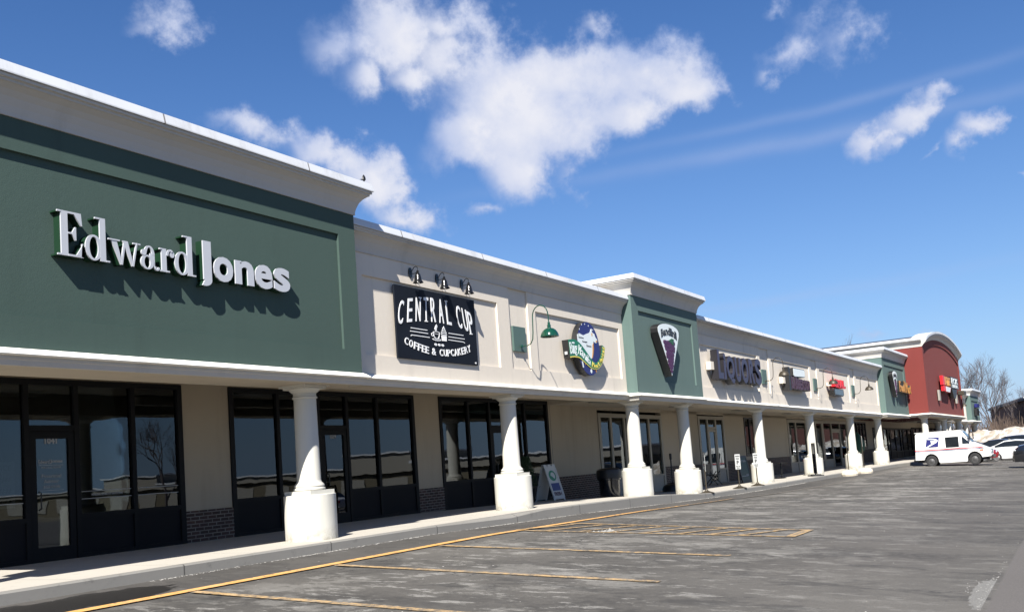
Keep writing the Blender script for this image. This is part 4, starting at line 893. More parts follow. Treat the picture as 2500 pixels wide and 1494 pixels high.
# folding A-frame board
af = thing('a_frame_sign', 'white folding A-frame sign with a small bull emblem beside the second column', 'sandwich board', (26.0, 13.9, sw(26)))
ax, ay = 25.72, 14.28; z0 = sw(ax)
d = Vector((-.08, -1, 0)).normalized(); side = Vector((-d.y, d.x, 0))
for sgn, nm in ((1, 'front_panel'), (-1, 'rear_panel')):
    foot = Vector((ax, ay, z0))+d*.36*sgn; topp = Vector((ax, ay, z0+1.12))+d*.03*sgn; V = (topp-foot).normalized(); Hh = (topp-foot).length
    Wd = (side.cross(V))*1
    if Wd.dot(d)*sgn < 0: Wd = -Wd
    T = FV(foot, side*1, V, Wd)
    o_ = [(-.31, 0), (-.24, 0), (-.24, .05), (.24, .05), (.24, 0), (.31, 0), (.31, Hh), (.18, Hh), (.16, Hh-.05), (.08, Hh-.05), (.06, Hh), (-.06, Hh), (-.08, Hh-.05), (-.16, Hh-.05), (-.18, Hh), (-.31, Hh)]
    pn = MB().prism(o_, -.02, .0, T).build(nm, M['paper'], af)
    fr = MB(); fr.ring([(-.31, .10), (.31, .10), (.31, Hh-.12), (-.31, Hh-.12)], [(-.25, .14), (.25, .14), (.25, Hh-.16), (-.25, Hh-.16)], .001, .014, T); fr.build('panel_rim', M['paper'], pn)
    if sgn == 1:
        m = MB(); m.ring(elp(0, .80, .19, .17, 24), elp(.02, .80, .12, .11, 24), .001, .006, T); m.prism([(-.2, .84), (-.05, .78), (.08, .68), (.02, .66), (-.2, .76)], .006, .009, T); m.build('emblem', M['green_banner'], pn)
        MB().prism([(-.22, .32), (.22, .32), (.22, .56), (-.22, .56)], .001, .006, T).build('blue_panel', M['blue'], pn)
        m = MB(); text(m, 'FRESH', -.2, .2, .16, .28, .001, .006, T, .05); m.build('lettering', M['maroon'], pn)
# white cafe board and evergreen behind
pl = thing('potted_shrub', 'shaggy evergreen shrub in a dark pot behind the A-frame sign', 'plant', (25.6, 14.6, sw(25.6)))
px, py = 25.25, 14.8; zz = sw(px)
m = MB(); m.lathe([(.20, 0), (.27, .42), (.29, .44), (.29, .48), (.24, .48), (.22, .40)], px, py, 24); m.build('pot', M['black'], pl, lambda p: (p[0], p[1], p[2]+zz), smooth=True)
m = MB(); r = random.Random(11)
for i in range(1500):
    z = .42+r.random()**.8*.95; rr = .36*(1-(z-.42)/1.15)*sqrt(r.random())+.02; a = r.random()*6.28; c = Vector((px+rr*cos(a), py+rr*sin(a), zz+z)); dd = Vector((cos(a)*r.uniform(.2, 1), sin(a)*r.uniform(.2, 1), r.uniform(.1, 1))).normalized()*r.uniform(.05, .11); s_ = dd.cross(Vector((r.random(), r.random(), r.random()))).normalized()*.012
    m.add([c-s_, c+s_, c+dd], [(0, 1, 2)])
m.build('foliage', M['ever'], pl, fix=False)
wb = thing('window_sign', 'white paper sign with black print standing inside the near window behind the shrub', 'sign', (26.9, 15.4, 1))
T = FSA(15.42); MB().prism([(26.25, .75), (27.5, .75), (27.42, 1.55), (26.30, 1.55)], -.02, 0, T).build('board', M['posterwhite'], wb)
m = MB(); text(m, 'STREET', 26.75, 27.4, 1.40, 1.50, .001, .006, T, .05); text(m, 'MARKET MEATS', 26.4, 27.3, 1.27, 1.33, .001, .006, T, .02); m.build('lettering', M['black'], wb)
# posters behind the glass
def poster(label, x0, x1, z0, z1, mat, T, lines=None, cat='poster'):
    t = thing('window_poster', label, cat, T((x0+x1)/2, z0, 0)); MB().prism([(x0, z0), (x1, z0), (x1, z1), (x0, z1)], -.008, 0, T).build('sheet', mat, t)
    if lines:
        m = MB(); n = len(lines)
        for i, l in enumerate(lines): zc = z1-(z1-z0)*(i+.75)/n; text(m, l, x0+(x1-x0)*.1, x1-(x1-x0)*.1, zc, zc+(z1-z0)*.45/n, .001, .004, T, .02)
        m.build('print', M['black'], t)
    return t
G = FSA(15.33)
poster('pale notice with a dark picture taped low in the leftmost window', 8.72, 9.28, .95, 1.72, M['posterwhite'], G, ['NOTICE', '####', '####', '###'])
poster('small pale plan stuck low in the window between the first door and brick pier', 11.75, 12.35, .98, 1.22, M['posterwhite'], G)
poster('tall white sheet hung inside the second door', 16.85, 17.35, .28, 1.15, M['posterwhite'], G)
poster('small card in the second door frame', 17.72, 17.86, 1.0, 1.5, M['posterwhite'], G)
poster('white sheet taped right of centre in the third window', 22.55, 22.85, 1.0, 2.0, M['posterwhite'], G)
poster('white outlined sheet high in the third window', 23.12, 23.55, 1.38, 2.22, M['slate'], G)
poster('tall white panel beside the third door', 23.62, 23.98, .75, 1.7, M['posterwhite'], G)
hl = thing('window_display', 'green paper hill along the foot of the third window', 'window display', (22.7, 15.4, .7))
MB().prism([(21.6, .76), (23.95, .76), (23.7, .98), (23.2, 1.08), (22.8, 1.02), (22.2, 1.0), (21.9, .9)], -.01, 0, FSA(15.345)).build('green_paper', M['poster'], hl)
GB = lambda u, v, w: B_((u, 3.58-w, v))
poster('orange and white poster in the taupe-framed window', -1.6, -.85, .62, 1.62, M['orange'], GB, ['', 'BEER', 'WINE', ''])
poster('white poster with black lettering in the taupe-framed window', -.5, .3, .55, 1.5, M['posterwhite'], GB, ['COLD', 'LASSI', ''])
poster('pale sheet in the rightmost light of the taupe-framed window', 2.85, 3.4, .7, 2.3, M['slate'], GB)
# door numbers and vinyl lettering belong to the doors
drs = [o for o in COL.objects if o.name.startswith('door_glass')]
drs.sort(key=lambda o: (o.data.vertices[0].co+ORI[o.name]).x)
def vinyl(do, items):
    m = MB(); T = FSA(15.268)
    for t_, a, b, c, d, w in items: text(m, t_, a, b, c, d, .0, .003, T, w)
    m.build('vinyl_lettering', M['chalk_dim'], do.parent)
M['chalk_dim'] = plain('window_vinyl', (.33, .34, .35), .6)
vinyl(drs[0], [('1041', 9.79, 10.02, 2.0, 2.11, .05), ('Edward', 9.67, 9.87, 1.66, 1.73, 0.01), ('Jones', 9.88, 10.11, 1.66, 1.73, .04), ('MAKING SENSE', 9.72, 10.08, 1.58, 1.61, 0), ('Financial', 9.72, 10.08, 1.42, 1.48, 0), ('Advisor', 9.76, 10.04, 1.33, 1.39, 0), ('555 0100', 9.75, 10.05, 1.24, 1.29, 0)])
m = MB(); m.box(9.67, 10.12, 15.262, 15.266, 1.63, 1.638); m.box(9.67, 10.12, 15.262, 15.266, 1.20, 1.206); m.build('vinyl_rule', M['chalk_dim'], drs[0].parent)
vinyl(drs[1], [('1039', 16.99, 17.2, 2.0, 2.11, .04)])
m = MB()
for a, b in ((7.56, 9.38), (10.46, 11.48), (11.62, 12.55)):
    m.box(a, b, 15.262, 15.266, 1.14, 1.152); m.box(a, b, 15.262, 15.266, 1.01, 1.022)
text(m, 'MAKING SENSE OF INVESTING', 10.66, 11.3, 1.06, 1.10, .0, .003, FSA(15.268), .01); m.build('vinyl_band', M['chalk_dim'], [o for o in COL.objects if o.name == 'window'][0])
# litter bin
lb = thing('litter_bin', 'round black litter bin with a domed lid behind the third column', 'trash can', (28.85, 13.6, sw(28.85)))
bx, by = 28.9, 13.75; bz = sw(bx)-.05; Tz = lambda p: (p[0], p[1], p[2]*.70+bz)
m = MB(); m.lathe([(.33, 0), (.36, .9), (.40, .92), (.40, .98), (.30, 1.0)], bx, by, 32); m.build('body', M['carblack'], lb, Tz, smooth=True)
m = MB(); m.lathe([(.41, .985), (.42, 1.25), (.40, 1.4), (.30, 1.47), (.1, 1.5), (.01, 1.5)], bx, by, 32); m.build('lid', M['black'], lb, Tz, smooth=True)
# parasol base with pole
pb = thing('parasol_base', 'round black parasol base with a bare pole between the third and fourth columns', 'parasol base', (34.8, 14.0, sw(34.8)))
qx, qy = B_((1.85, 2.3, 0))[:2]; qz = sw(qx); Tz = lambda p: (p[0], p[1], p[2]+qz)
m = MB(); m.lathe([(.42, 0), (.42, .12), (.36, .24), (.2, .30), (.05, .34), (.03, .36)], qx, qy, 32); m.build('base', M['black'], pb, Tz, smooth=True)
m = MB(); m.lathe([(.028, .3), (.028, 1.45)], qx, qy, 12); m.lathe([(.05, 1.25), (.05, 1.48)], qx, qy, 12); m.build('pole', M['black'], pb, Tz, smooth=True)
# parking signs on posts
def post_sign(x, y, label, rz=0., mat=None, h=1.27, bucket=False, thin=False):
    t = thing('parking_sign', label, 'sign post', (x, y, sw(x) if not bucket else lot(x, y)), 'thin posts with small signs along the kerb')
    z = ORI[t.name].z; T = lambda p: (x+p[0]*cos(rz)-p[1]*sin(rz), y+p[0]*sin(rz)+p[1]*cos(rz), z+p[2])
    m = MB(); m.lathe([(.024, .0), (.024, h-.5 if not thin else h)], 0, 0, 10); m.build('post', M['bronze'], t, T, smooth=True)
    m = MB()
    if bucket: m.lathe([(.40, 0), (.43, .10), (.40, .20), (.30, .27), (.06, .31)], 0, 0, 14)
    else: m.lathe([(.26, 0), (.26, .02), (.16, .05), (.06, .09), (.035, .14)], 0, 0, 24)
    m.build('base', M['concrete_light'] if bucket else M['bronze'], t, T, smooth=not bucket)
    sgn = MB().box(-.10, .10, -.028, -.018, h-.56, h).build('plate', M['paper'], t, T)
    m = MB(); F = lambda u, v, w: T((u, -.029-w, v))
    for tx, a, b, c, d in (('PARKING', -.08, .08, h-.10, h-.05), ('FOR', -.06, .06, h-.2, h-.14), ('P', -.04, .04, h-.38, h-.24), ('PICK UP', -.07, .07, h-.48, h-.43), ('ONLY', -.06, .06, h-.54, h-.50)): text(m, tx, a, b, c, d, .0, .004, F, .03)
    m.build('lettering', M['black'], sgn)
    return t
post_sign(31.15, 11.2, 'parking sign seen edge-on beside the fourth column', radians(20), h=1.3)
post_sign(34.6, 11.15, 'white parking sign on a thin post in front of the green easel board', radians(-55))
post_sign(36.7, 11.1, 'white parking sign on a thin post in front of the fifth column', radians(-55))
post_sign(48.6, 10.1, 'thin post set in pale concrete in front of the seventh column', radians(12), h=1.95, bucket=True, thin=True)
post_sign(51.6, 9.95, 'thin post set in pale concrete between the seventh and eighth columns', radians(12), h=1.95, bucket=True, thin=True)
# easel board
eb = thing('easel_board', 'dark green chalk board in a black frame leaning against the wall by the fifth column', 'chalk board', B_((8.6, 2.9, -.4)))
T = FV(B_((7.75, 1.6, 0))[:2]+(sw(40),), (.99, -.1, 0), (0, .17, .985), (-.1, -.985, .17))
m = MB(); m.ring([(0, 0), (1.05, 0), (1.05, 1.2), (0, 1.2)], [(.09, .12), (.96, .12), (.96, 1.12), (.09, 1.12)], -.02, .02, T); m.box(0, 0, 0, 0, 0, 0) if False else None; m.build('frame', M['black'], eb)
bo = MB().prism([(.09, .12), (.96, .12), (.96, 1.12), (.09, 1.12)], -.01, .008, T).build('board', plain('dark_green_board', (.012, .045, .035), .5), eb)
m = MB(); text(m, 'CRAFT BEER', .15, .9, .92, 1.02, .009, .013, T, .01); text(m, 'WINE', .6, .9, .3, .38, .009, .013, T, .01); m.prism([(.12, .28), (.8, .28), (.8, .31), (.12, .31)], .009, .013, T); m.build('lettering', M['chalk_dim'], bo)
# folding chair
fc = thing('folding_chair', 'black folding chair beside the taupe double door', 'chair', B_((7.2, 2.6, -.35)))
cx0, cy0 = B_((6.9, 2.6, 0))[:2]; cz0 = sw(cx0); T = lambda p: (cx0+p[0], cy0+p[1], cz0+p[2])
for x in (-.25, .25):
    for a, b in (((-.3), .25), (.3, -.25)): m = MB(); m.tube([(x, a, 0), (x, b, .62 if a > 0 else .62)], .018, 6); m.build('leg', M['black'], fc, T)
m = MB(); m.box(-.27, .27, -.24, .22, .44, .47); m.build('seat', M['black'], fc, T); m = MB(); m.box(-.27, .27, .2, .225, .55, .95); m.tube([(-.26, .22, .4), (-.26, .27, 1.0)], .018, 6); m.tube([(.26, .22, .4), (.26, .27, 1.0)], .018, 6); m.build('backrest', M['black'], fc, T)
# menu display stand
st = thing('display_stand', 'tall narrow poster stand on a wide black base in front of the sixth column', 'display stand', B_((12.9, -.25, -.4)))
sx, sy = B_((12.4, -.30, 0))[:2]; sz = sw(sx); a_ = radians(28); T = lambda p: (sx+p[0]*cos(a_)-p[1]*sin(a_), sy+p[0]*sin(a_)+p[1]*cos(a_), sz+p[2])
m = MB(); m.box(-.42, .42, -.28, .28, .0, .05); m.box(-.30, .30, -.18, .18, .05, .09); m.build('base', M['black'], st, T, bevel=.01)
fr = MB().ring([(-.27, .12), (.27, .12), (.27, 1.55), (-.27, 1.55)], [(-.235, .155), (.235, .155), (.235, 1.515), (-.235, 1.515)], -.02, .02, lambda u, v, w: T((u, w, v))).build('frame', M['black'], st)
MB().box(-.235, .235, -.008, .008, 1.05, 1.515).build('paper', M['paper'], st, T); MB().box(-.235, .235, -.006, .006, .155, 1.049).build('clear_panel', M['glass'], st, T); MB().box(-.03, .03, -.03, .03, .05, .125).build('stem', M['black'], st, T)
# small cafe table and chairs behind the stand
for i, (s, n, lbl) in enumerate(((11.2, 1.5, 'black metal cafe chair left of the poster stand'), (12.2, 1.9, 'black metal cafe chair nearer the wall behind the poster stand'))):
    ox, oy = B_((s, n, 0))[:2]; oz = sw(ox); T = lambda p, ox=ox, oy=oy, oz=oz: (ox+p[0], oy+p[1], oz+p[2])
    c = thing('cafe_chair', lbl, 'chair', (ox, oy, oz), 'cafe chairs behind the poster stand')
    m = MB(); m.lathe([(.21, .44), (.21, .465)], 0, 0, 20); m.build('seat', M['gloss_black'], c, T)
    for x in (-.16, .16):
        for y in (-.16, .16): m = MB(); m.tube([(x*1.2, y*1.2, 0), (x*.8, y*.8, .44)], .012, 6); m.build('leg', M['gloss_black'], c, T)
    m = MB(); m.tube([(-.19, .15, .45), (-.2, .22, .8), (0, .25, .9), (.2, .22, .8), (.19, .15, .45)], .013, 6); m.tube([(-.2, .2, .65), (0, .23, .68), (.2, .2, .65)], .01, 6); m.build('backrest', M['gloss_black'], c, T)
ox, oy = B_((11.75, 1.1, 0))[:2]; oz = sw(ox); T = lambda p: (ox+p[0], oy+p[1], oz+p[2]); c = thing('cafe_table', 'small round black cafe table left of the sixth column', 'table', (ox, oy, oz))
m = MB(); m.lathe([(.32, .71), (.32, .73)], 0, 0, 24); m.build('tabletop', M['gloss_black'], c, T); m = MB(); m.lathe([(.2, 0), (.2, .02), (.03, .05), (.03, .71)], 0, 0, 16); m.build('pedestal', M['gloss_black'], c, T)
# covered grill / folded parasol near column eight
cp = B_((27.9, 1.3, 0)); oz = sw(cp[0]); T = lambda p: (cp[0]+p[0], cp[1]+p[1], oz+p[2])
c = thing('covered_parasol', 'dark green folded patio parasol beside the eighth column', 'parasol', (cp[0], cp[1], oz))
m = MB(); m.lathe([(.05, .75), (.34, .95), (.40, 1.3), (.30, 1.7), (.10, 2.0), (.03, 2.1)], 0, 0, 18); m.build('folded_canopy', plain('dark_green_canvas', (.012, .06, .038), .8), c, T, smooth=True)
m = MB(); m.lathe([(.3, 0), (.3, .06), (.03, .1), (.03, 1.0)], 0, 0, 16); m.build('base', M['black'], c, T)
# small bird on the first cornice
bdm = MB(); bx_, by_, bz_ = 13.8, 11.2, 6.62
bdm.add([(bx_+.05*cos(a)*c_, by_+.03*sin(a)*c_, bz_+.05+d_) for c_, d_ in ((.2, -.04), (1, 0), (.8, .05), (.2, .09)) for a in [i*pi/4 for i in range(8)]], [(i*8+k, i*8+(k+1) % 8, (i+1)*8+(k+1) % 8, (i+1)*8+k) for i in range(3) for k in range(8)]+[tuple(range(8)), tuple(range(24, 32))])
bdm.add([(bx_-.04, by_, bz_+.05), (bx_-.12, by_+.01, bz_+.03), (bx_-.05, by_, bz_+.02)], [(0, 1, 2)])
tag(bdm.build('bird', M['black'], smooth=True), 'tiny dark bird perched at the right end of the highest white cornice', 'bird')

# ------------------------------------------------------------------ vehicles
def wheel(par, T, x, y, r, rimmat, side):
    m = MB(); n = 28
    prof = [(r*.62, -.10), (r*.95, -.10), (r, -.07), (r, .07), (r*.95, .10), (r*.62, .10)]
    vs = [(x+a*cos(2*pi*k/n), y+w, r+a*sin(2*pi*k/n)) for a, w in prof for k in range(n)]
    m.add(vs, [(i*n+k, i*n+(k+1) % n, ((i+1) % 6)*n+(k+1) % n, ((i+1) % 6)*n+k) for i in range(6) for k in range(n)])
    wl = m.build('wheel', M['tyre'], par, T, smooth=True)
    m = MB(); q = side*.07
    vs = [(x+a*cos(2*pi*k/n), y+w*side, r+a*sin(2*pi*k/n)) for a, w in ((r*.63, .085), (r*.58, .05), (r*.30, .07), (r*.12, .095), (.005, .095)) for k in range(n)]
    m.add(vs, [(i*n+k, i*n+(k+1) % n, (i+1)*n+(k+1) % n, (i+1)*n+k) for i in range(4) for k in range(n)])
    m.build('rim', rimmat, wl, T, smooth=True)
def vframe(x, y, z, az): c, s = cos(az), sin(az); return lambda p: (x+p[0]*c-p[1]*s, y+p[0]*s+p[1]*c, z+p[2])
def car(label, x, y, z, az, paint, L=4.6, Wd=1.82, H=1.45, kind='sedan', group='cars parked beyond the mail van', name='parked_car'):
    T = vframe(x, y, z, az); t = thing(name, label, 'car', (x, y, z), group)
    k = L/4.6; kh = H/1.45; hw = Wd/2
    # stations: x, half width, sill z, belt z, roof z (roof==belt outside the cabin), roof half width
    if kind == 'sedan':
        S = [(-2.28, .72, .42, .70, .72, .66), (-2.22, .84, .30, .88, .92, .74), (-1.75, .90, .22, .95, 1.02, .74), (-1.45, .91, .22, .95, 1.12, .66), (-.85, .91, .2, .94, 1.40, .56), (-.2, .91, .2, .92, 1.45, .57), (.35, .91, .2, .90, 1.40, .58), (.95, .91, .2, .90, 1.10, .66), (1.25, .905, .22, .90, .96, .76), (1.85, .88, .24, .82, .86, .74), (2.2, .78, .26, .66, .70, .68), (2.3, .62, .40, .58, .60, .56)]
    else:
        S = [(-2.28, .78, .5, .95, 1.0, .7), (-2.22, .86, .35, 1.0, 1.32, .66), (-1.9, .90, .28, 1.02, 1.42, .64), (-1.2, .91, .26, 1.0, 1.46, .64), (-.2, .91, .25, .98, 1.45, .64), (.45, .91, .25, .98, 1.38, .62), (1.05, .91, .26, .98, 1.12, .68), (1.3, .905, .28, .97, 1.04, .78), (1.9, .88, .3, .92, .97, .76), (2.2, .82, .3, .76, .80, .72), (2.3, .68, .42, .62, .66, .6)]
    m = MB(); vs = []
    for sx, w, a, b, c, rw in S:
        w = w*hw/.91; rw = rw*hw/.91
        half = [(w*.93, a), (w, a+(b-a)*.35), (w*.99, b-.08), (w*.95, b), (rw, c-.03 if c > b else c-.01), (rw*.72, c)]
        ring = [(yy, zz) for yy, zz in half]+[(-yy, zz) for yy, zz in reversed(half)]
        vs += [(sx*k, yy, zz*kh) for yy, zz in ring]
    n = 12; fs = [(i*n+j, (i+1)*n+j, (i+1)*n+(j+1) % n, i*n+(j+1) % n) for i in range(len(S)-1) for j in range(n)]+[tuple(range(n)), tuple((len(S)-1)*n+j for j in range(n))]
    m.add(vs, fs); m.build('body', paint, t, T, smooth=True)
    # glass: side, front and rear, set 6 mm proud of the body skin
    def sec(i, f, e=.008):     # point on the cabin side between belt (f=0) and roof (f=1)
        sx, w, a, b, c, rw = S[i]; w *= hw/.91; rw *= hw/.91
        return (sx*k, (w*.95+(rw-w*.95)*f)+e, (b+(c-.03-b)*f)*kh)
    cab = [i for i, q in enumerate(S) if q[4]-q[3] > .12]
    for sd in (1, -1):
        m = MB(); lo = [sec(i, .10) for i in cab]; hi = [sec(i, .90) for i in cab]; q = lo+hi; nn = len(cab)
        m.add([(a, b*sd, c) for a, b, c in q], [(i, i+1, nn+i+1, nn+i) for i in range(nn-1)]); m.build('side_window', M['carglass'], t, T)
    for i0, i1, nm in ((cab[-1], cab[-1]-1, 'windscreen'), (cab[0], cab[0]+1, 'rear_window')):
        i2 = i0+(1 if i0 == cab[-1] else -1)
        A, Bq = S[i2], S[i1]; dx = .02 if i0 == cab[-1] else -.02
        wa = A[5]*hw/.91*.9; wb_ = Bq[5]*hw/.91*.86; m = MB()
        Cq = S[i0]; wc = Cq[5]*hw/.91*.88
        m.add([(A[0]*k+dx, -wa, A[4]*kh+.014), (A[0]*k+dx, wa, A[4]*kh+.014), (Cq[0]*k+dx, wc, Cq[4]*kh+.016), (Cq[0]*k+dx, -wc, Cq[4]*kh+.016), (Bq[0]*k+dx, wb_, Bq[4]*kh+.010), (Bq[0]*k+dx, -wb_, Bq[4]*kh+.010)], [(0, 1, 2, 3), (3, 2, 4, 5)]); m.build(nm, M['carglass'], t, T)
    zl = (.68 if kind == 'sedan' else .82)*kh
    for sd in (1, -1):
        m = MB(); m.prism(elp(0, 0, .17, .075, 14), 0, .05, lambda u, v, w, sd=sd: ((2.17-abs(u)*.1*0)*k+w-.35*max(0, u*1.0), sd*(hw*.72)+u*sd*1.0, zl-.06+v)); m.build('headlight', M['lamp'], t, T)
        m = MB(); m.box(-2.29*k, -2.2*k, sd*hw*.86-.10, sd*hw*.86+.03, zl, zl+.14); m.build('tail_light', M['signred'], t, T)
        m = MB(); m.box(.62*k, .80*k, sd*(hw+.02)-.07, sd*(hw+.02)+.10 if sd > 0 else sd*(hw+.02)+.07, .93*kh, 1.06*kh) if sd > 0 else m.box(.62*k, .80*k, sd*(hw+.02)-.10, sd*(hw+.02)+.07, .93*kh, 1.06*kh); m.build('mirror', paint, t, T, bevel=.02)
        for wx in (-1.38*k, 1.40*k): wheel(t, T, wx, sd*(hw-.10), .325*(1.06 if kind != 'sedan' else 1), M['rim'], sd)
    MB().box(2.22*k, 2.312*k, -hw*.55, hw*.55, .33*kh, .55*kh).build('grille', M['black'], t, T, bevel=.01)
    return t
SOUTH = -pi/2
def on(x, y): return lot(x, y)-.0
car('red car with its nose and headlight poking out behind the mail van', 69.5, 7.1, on(69.5, 6.5)-.02, SOUTH+.06, M['skin_red'], L=4.4)
car('white sedan parked between the red car and the black car at the right edge', 73.5, 3.9, on(73.5, 3.6)-.02, SOUTH+.03, M['carwhite'], L=4.75)
car('black sedan whose roof shows behind the white sedan', 78.5, 5.2, on(78.5, 4.5)+.02, SOUTH, M['carblack'], L=4.7)
car('dark estate car with a high roof behind the other parked cars', 84, 3.4, on(84, 3), SOUTH, M['carblack'], kind='suv', H=1.72)
car('black car seen behind the mail van windscreen', 80.0, 8.1, on(80, 7)+.05, SOUTH, M['carblack'], kind='suv', L=4.4, H=1.55)
car('black hatchback facing the shops at the right edge of the lot', 57.2, 1.25, on(57.2, 2), pi/2+.04, M['carblack'], kind='suv', L=4.3, H=1.85, group=None)
car('black car whose front tip just shows at the right edge, nearer than the black hatchback', 49.2, -.15, on(49.2, 1), pi/2, M['carblack'], L=4.6, group=None)
# boxy mail van
vx, vy = 62.7, 8.0; vz = lot(63, 7)-.0; va = -pi/2
TV0 = vframe(vx, vy, vz, va)
def TV(p): return TV0((p[0]*.95, p[1], p[2]*1.05))
vn = thing('mail_van', 'boxy white right-hand-drive mail van with a blue eagle emblem and red and blue stripes', 'van', (vx, vy, vz))
hw = .95
def lerp(a, b, t): return a+(b-a)*t
OFF = -.94                                   # rear axle at the origin
sil = [(0, .42), (.05, 1.0), (.10, 1.84), (.16, 1.93), (2.70, 1.96), (2.80, 1.93), (3.34, 1.26), (4.20, .88), (4.30, .80), (4.34, .44), (3.86, .40)]
def wa(cx, r, a0, a1, n=9): return [(cx+r*cos(radians(lerp(a0, a1, i/n))), .33+r*sin(radians(lerp(a0, a1, i/n)))) for i in range(n+1)]
out_ = sil+wa(3.42, .42, 10, 185)+[(3.0, .24), (2.96, .20), (1.42, .20), (1.38, .26)]+wa(.94, .42, -6, 168)+[(.50, .42)]
m = MB(); n = len(out_)
def vw(z): return hw if z < 1.2 else hw-(z-1.2)*.085
vs = []
for sd in (-1, 1): vs += [(x+OFF, sd*vw(z)*(1 if x < 4.1 else .93), z) for x, z in out_]
m.add(vs, [tuple(range(n)), tuple(range(2*n-1, n-1, -1))]+[(i, i+n, (i+1) % n+n, (i+1) % n) for i in range(n)])
body = m.build('body', M['vanwhite'], vn, TV, bevel=.02)
MB().box(.06+OFF, 2.78+OFF, -hw*.93, hw*.93, 1.965, 1.995).build('roof_panel', M['vanwhite'], vn, TV, bevel=.012)
for sd in (-1, 1):
    FS = lambda u, v, w, sd=sd: (u+OFF, sd*(vw(v)+w), v)
    dr = MB().ring([(1.78, 1.0), (2.66, 1.0), (2.66, 1.70), (1.78, 1.70)], [(1.83, 1.04), (2.60, 1.04), (2.60, 1.64), (1.83, 1.64)], -.004, .014, FS).build('door_frame', M['vanwhite'], vn, TV)
    MB().prism([(1.83, 1.04), (2.60, 1.04), (2.60, 1.64), (1.83, 1.64)], -.002, .008, FS).build('side_window', M['carglass'], vn, TV)
    MB().prism([(2.80, 1.22), (3.18, 1.22), (3.10, 1.36), (2.86, 1.60), (2.80, 1.60)], -.002, .008, FS).build('quarter_window', M['carglass'], vn, TV)
    MB().box(0+.02+OFF, 1.62+OFF, sd*hw-.0 if sd > 0 else -hw-.012, sd*hw+.012 if sd > 0 else -hw, 1.76, 1.785).build('drip_rail', M['paper'], vn, TV) if False else None
    MB().prism([(.02, .945), (3.98, .955), (3.92, .985), (.02, .990)], .001, .005, FS).build('red_stripe', M['signred'], vn, TV)
    MB().prism([(.02, .885), (4.08, .895), (4.04, .918), (.02, .918)], .001, .005, FS).build('blue_stripe', M['blue'], vn, TV)
    X = (lambda u: u) if sd < 0 else (lambda u: 2.16-u)
    MB().prism([(X(.66), 1.13), (X(1.40), 1.13), (X(1.50), 1.67), (X(.78), 1.67)], .001, .005, FS).build('emblem_field', M['blue'], vn, TV)
    m = MB(); m.prism([(X(.64), 1.11), (X(.76), 1.11), (X(1.34), 1.38), (X(1.41), 1.47), (X(1.38), 1.54), (X(1.22), 1.60), (X(.62), 1.64), (X(.62), 1.60), (X(.80), 1.57), (X(1.16), 1.54), (X(1.30), 1.49), (X(1.28), 1.44)], .006, .009, FS)
    m.prism([(X(.70), 1.62), (X(.62), 1.62), (X(.62), 1.70), (X(1.0), 1.70)], .006, .0085, FS)
    m.prism([(X(.98), 1.49), (X(1.22), 1.48), (X(1.25), 1.44), (X(1.02), 1.33)], .006, .010, FS); m.build('eagle_emblem', M['sign_white'], vn, TV)
    m = MB()
    for a_ in (1.70, 2.72): m.prism([(a_, .26), (a_+.014, .26), (a_+.014, 1.86), (a_, 1.86)], .0006, .0012, FS)
    m.prism([(.12, 1.75), (1.66, 1.75), (1.66, 1.765), (.12, 1.765)], .0006, .0012, FS); m.build('door_seam', M['slate'], vn, TV)
    MB().prism([(3.72, .78), (3.94, .78), (3.94, .84), (3.72, .84)], .001, .01, FS).build('marker_light', M['amber'], vn, TV)
    m = MB(); text(m, 'U.S. MAIL', X(.70) if sd < 0 else X(1.35), X(1.35) if sd < 0 else X(.70), .76, .80, .001, .004, FS); m.build('lettering', M['slate'], vn, TV)
    for wx in (.94, 3.42): wheel(vn, TV, wx+OFF, sd*(hw-.13), .33, M['darkrim'], sd)
    m = MB(); m.tube([(2.95+OFF, sd*hw*.93, 1.55), (3.25+OFF, sd*(hw+.16), 1.62)], .012, 6); m.box(3.22+OFF, 3.28+OFF, sd*(hw+.16)-.09, sd*(hw+.16)+.09, 1.42, 1.78); m.build('mirror', M['black'], vn, TV)
    m = MB(); m.prism(elp(0, 0, .09, .09, 14), 0, .02, lambda u, v, w, sd=sd: (4.335+w+OFF, sd*.66+u, .70+v)); m.build('headlight', M['lamp'], vn, TV)
WSN = Vector((.67, 0, .54)).normalized()
m = MB(); m.add([(2.83+OFF+.02, -.74, 1.915), (2.83+OFF+.02, .74, 1.915), (3.32+OFF+.02, .82, 1.30), (3.32+OFF+.02, -.82, 1.30)], [(0, 1, 2, 3)]); m.build('windscreen', plain('windscreen_sky', (.05, .06, .075), .06), vn, TV)
m = MB(); m.box(4.32+OFF, 4.46+OFF, -.86, .86, .36, .50); m.build('front_bumper', M['black'], vn, TV, bevel=.02)
m = MB(); m.box(-.12+OFF, .02+OFF, -.86, .86, .34, .46); m.build('rear_bumper', M['black'], vn, TV, bevel=.02)
m = MB(); m.box(.1+OFF, 4.2+OFF, -.69, .69, .26, .84); m.build('chassis', M['black'], vn, TV)
MB().box(4.30+OFF, 4.352+OFF, -.5, .5, .58, .82).build('grille', M['slate'], vn, TV)

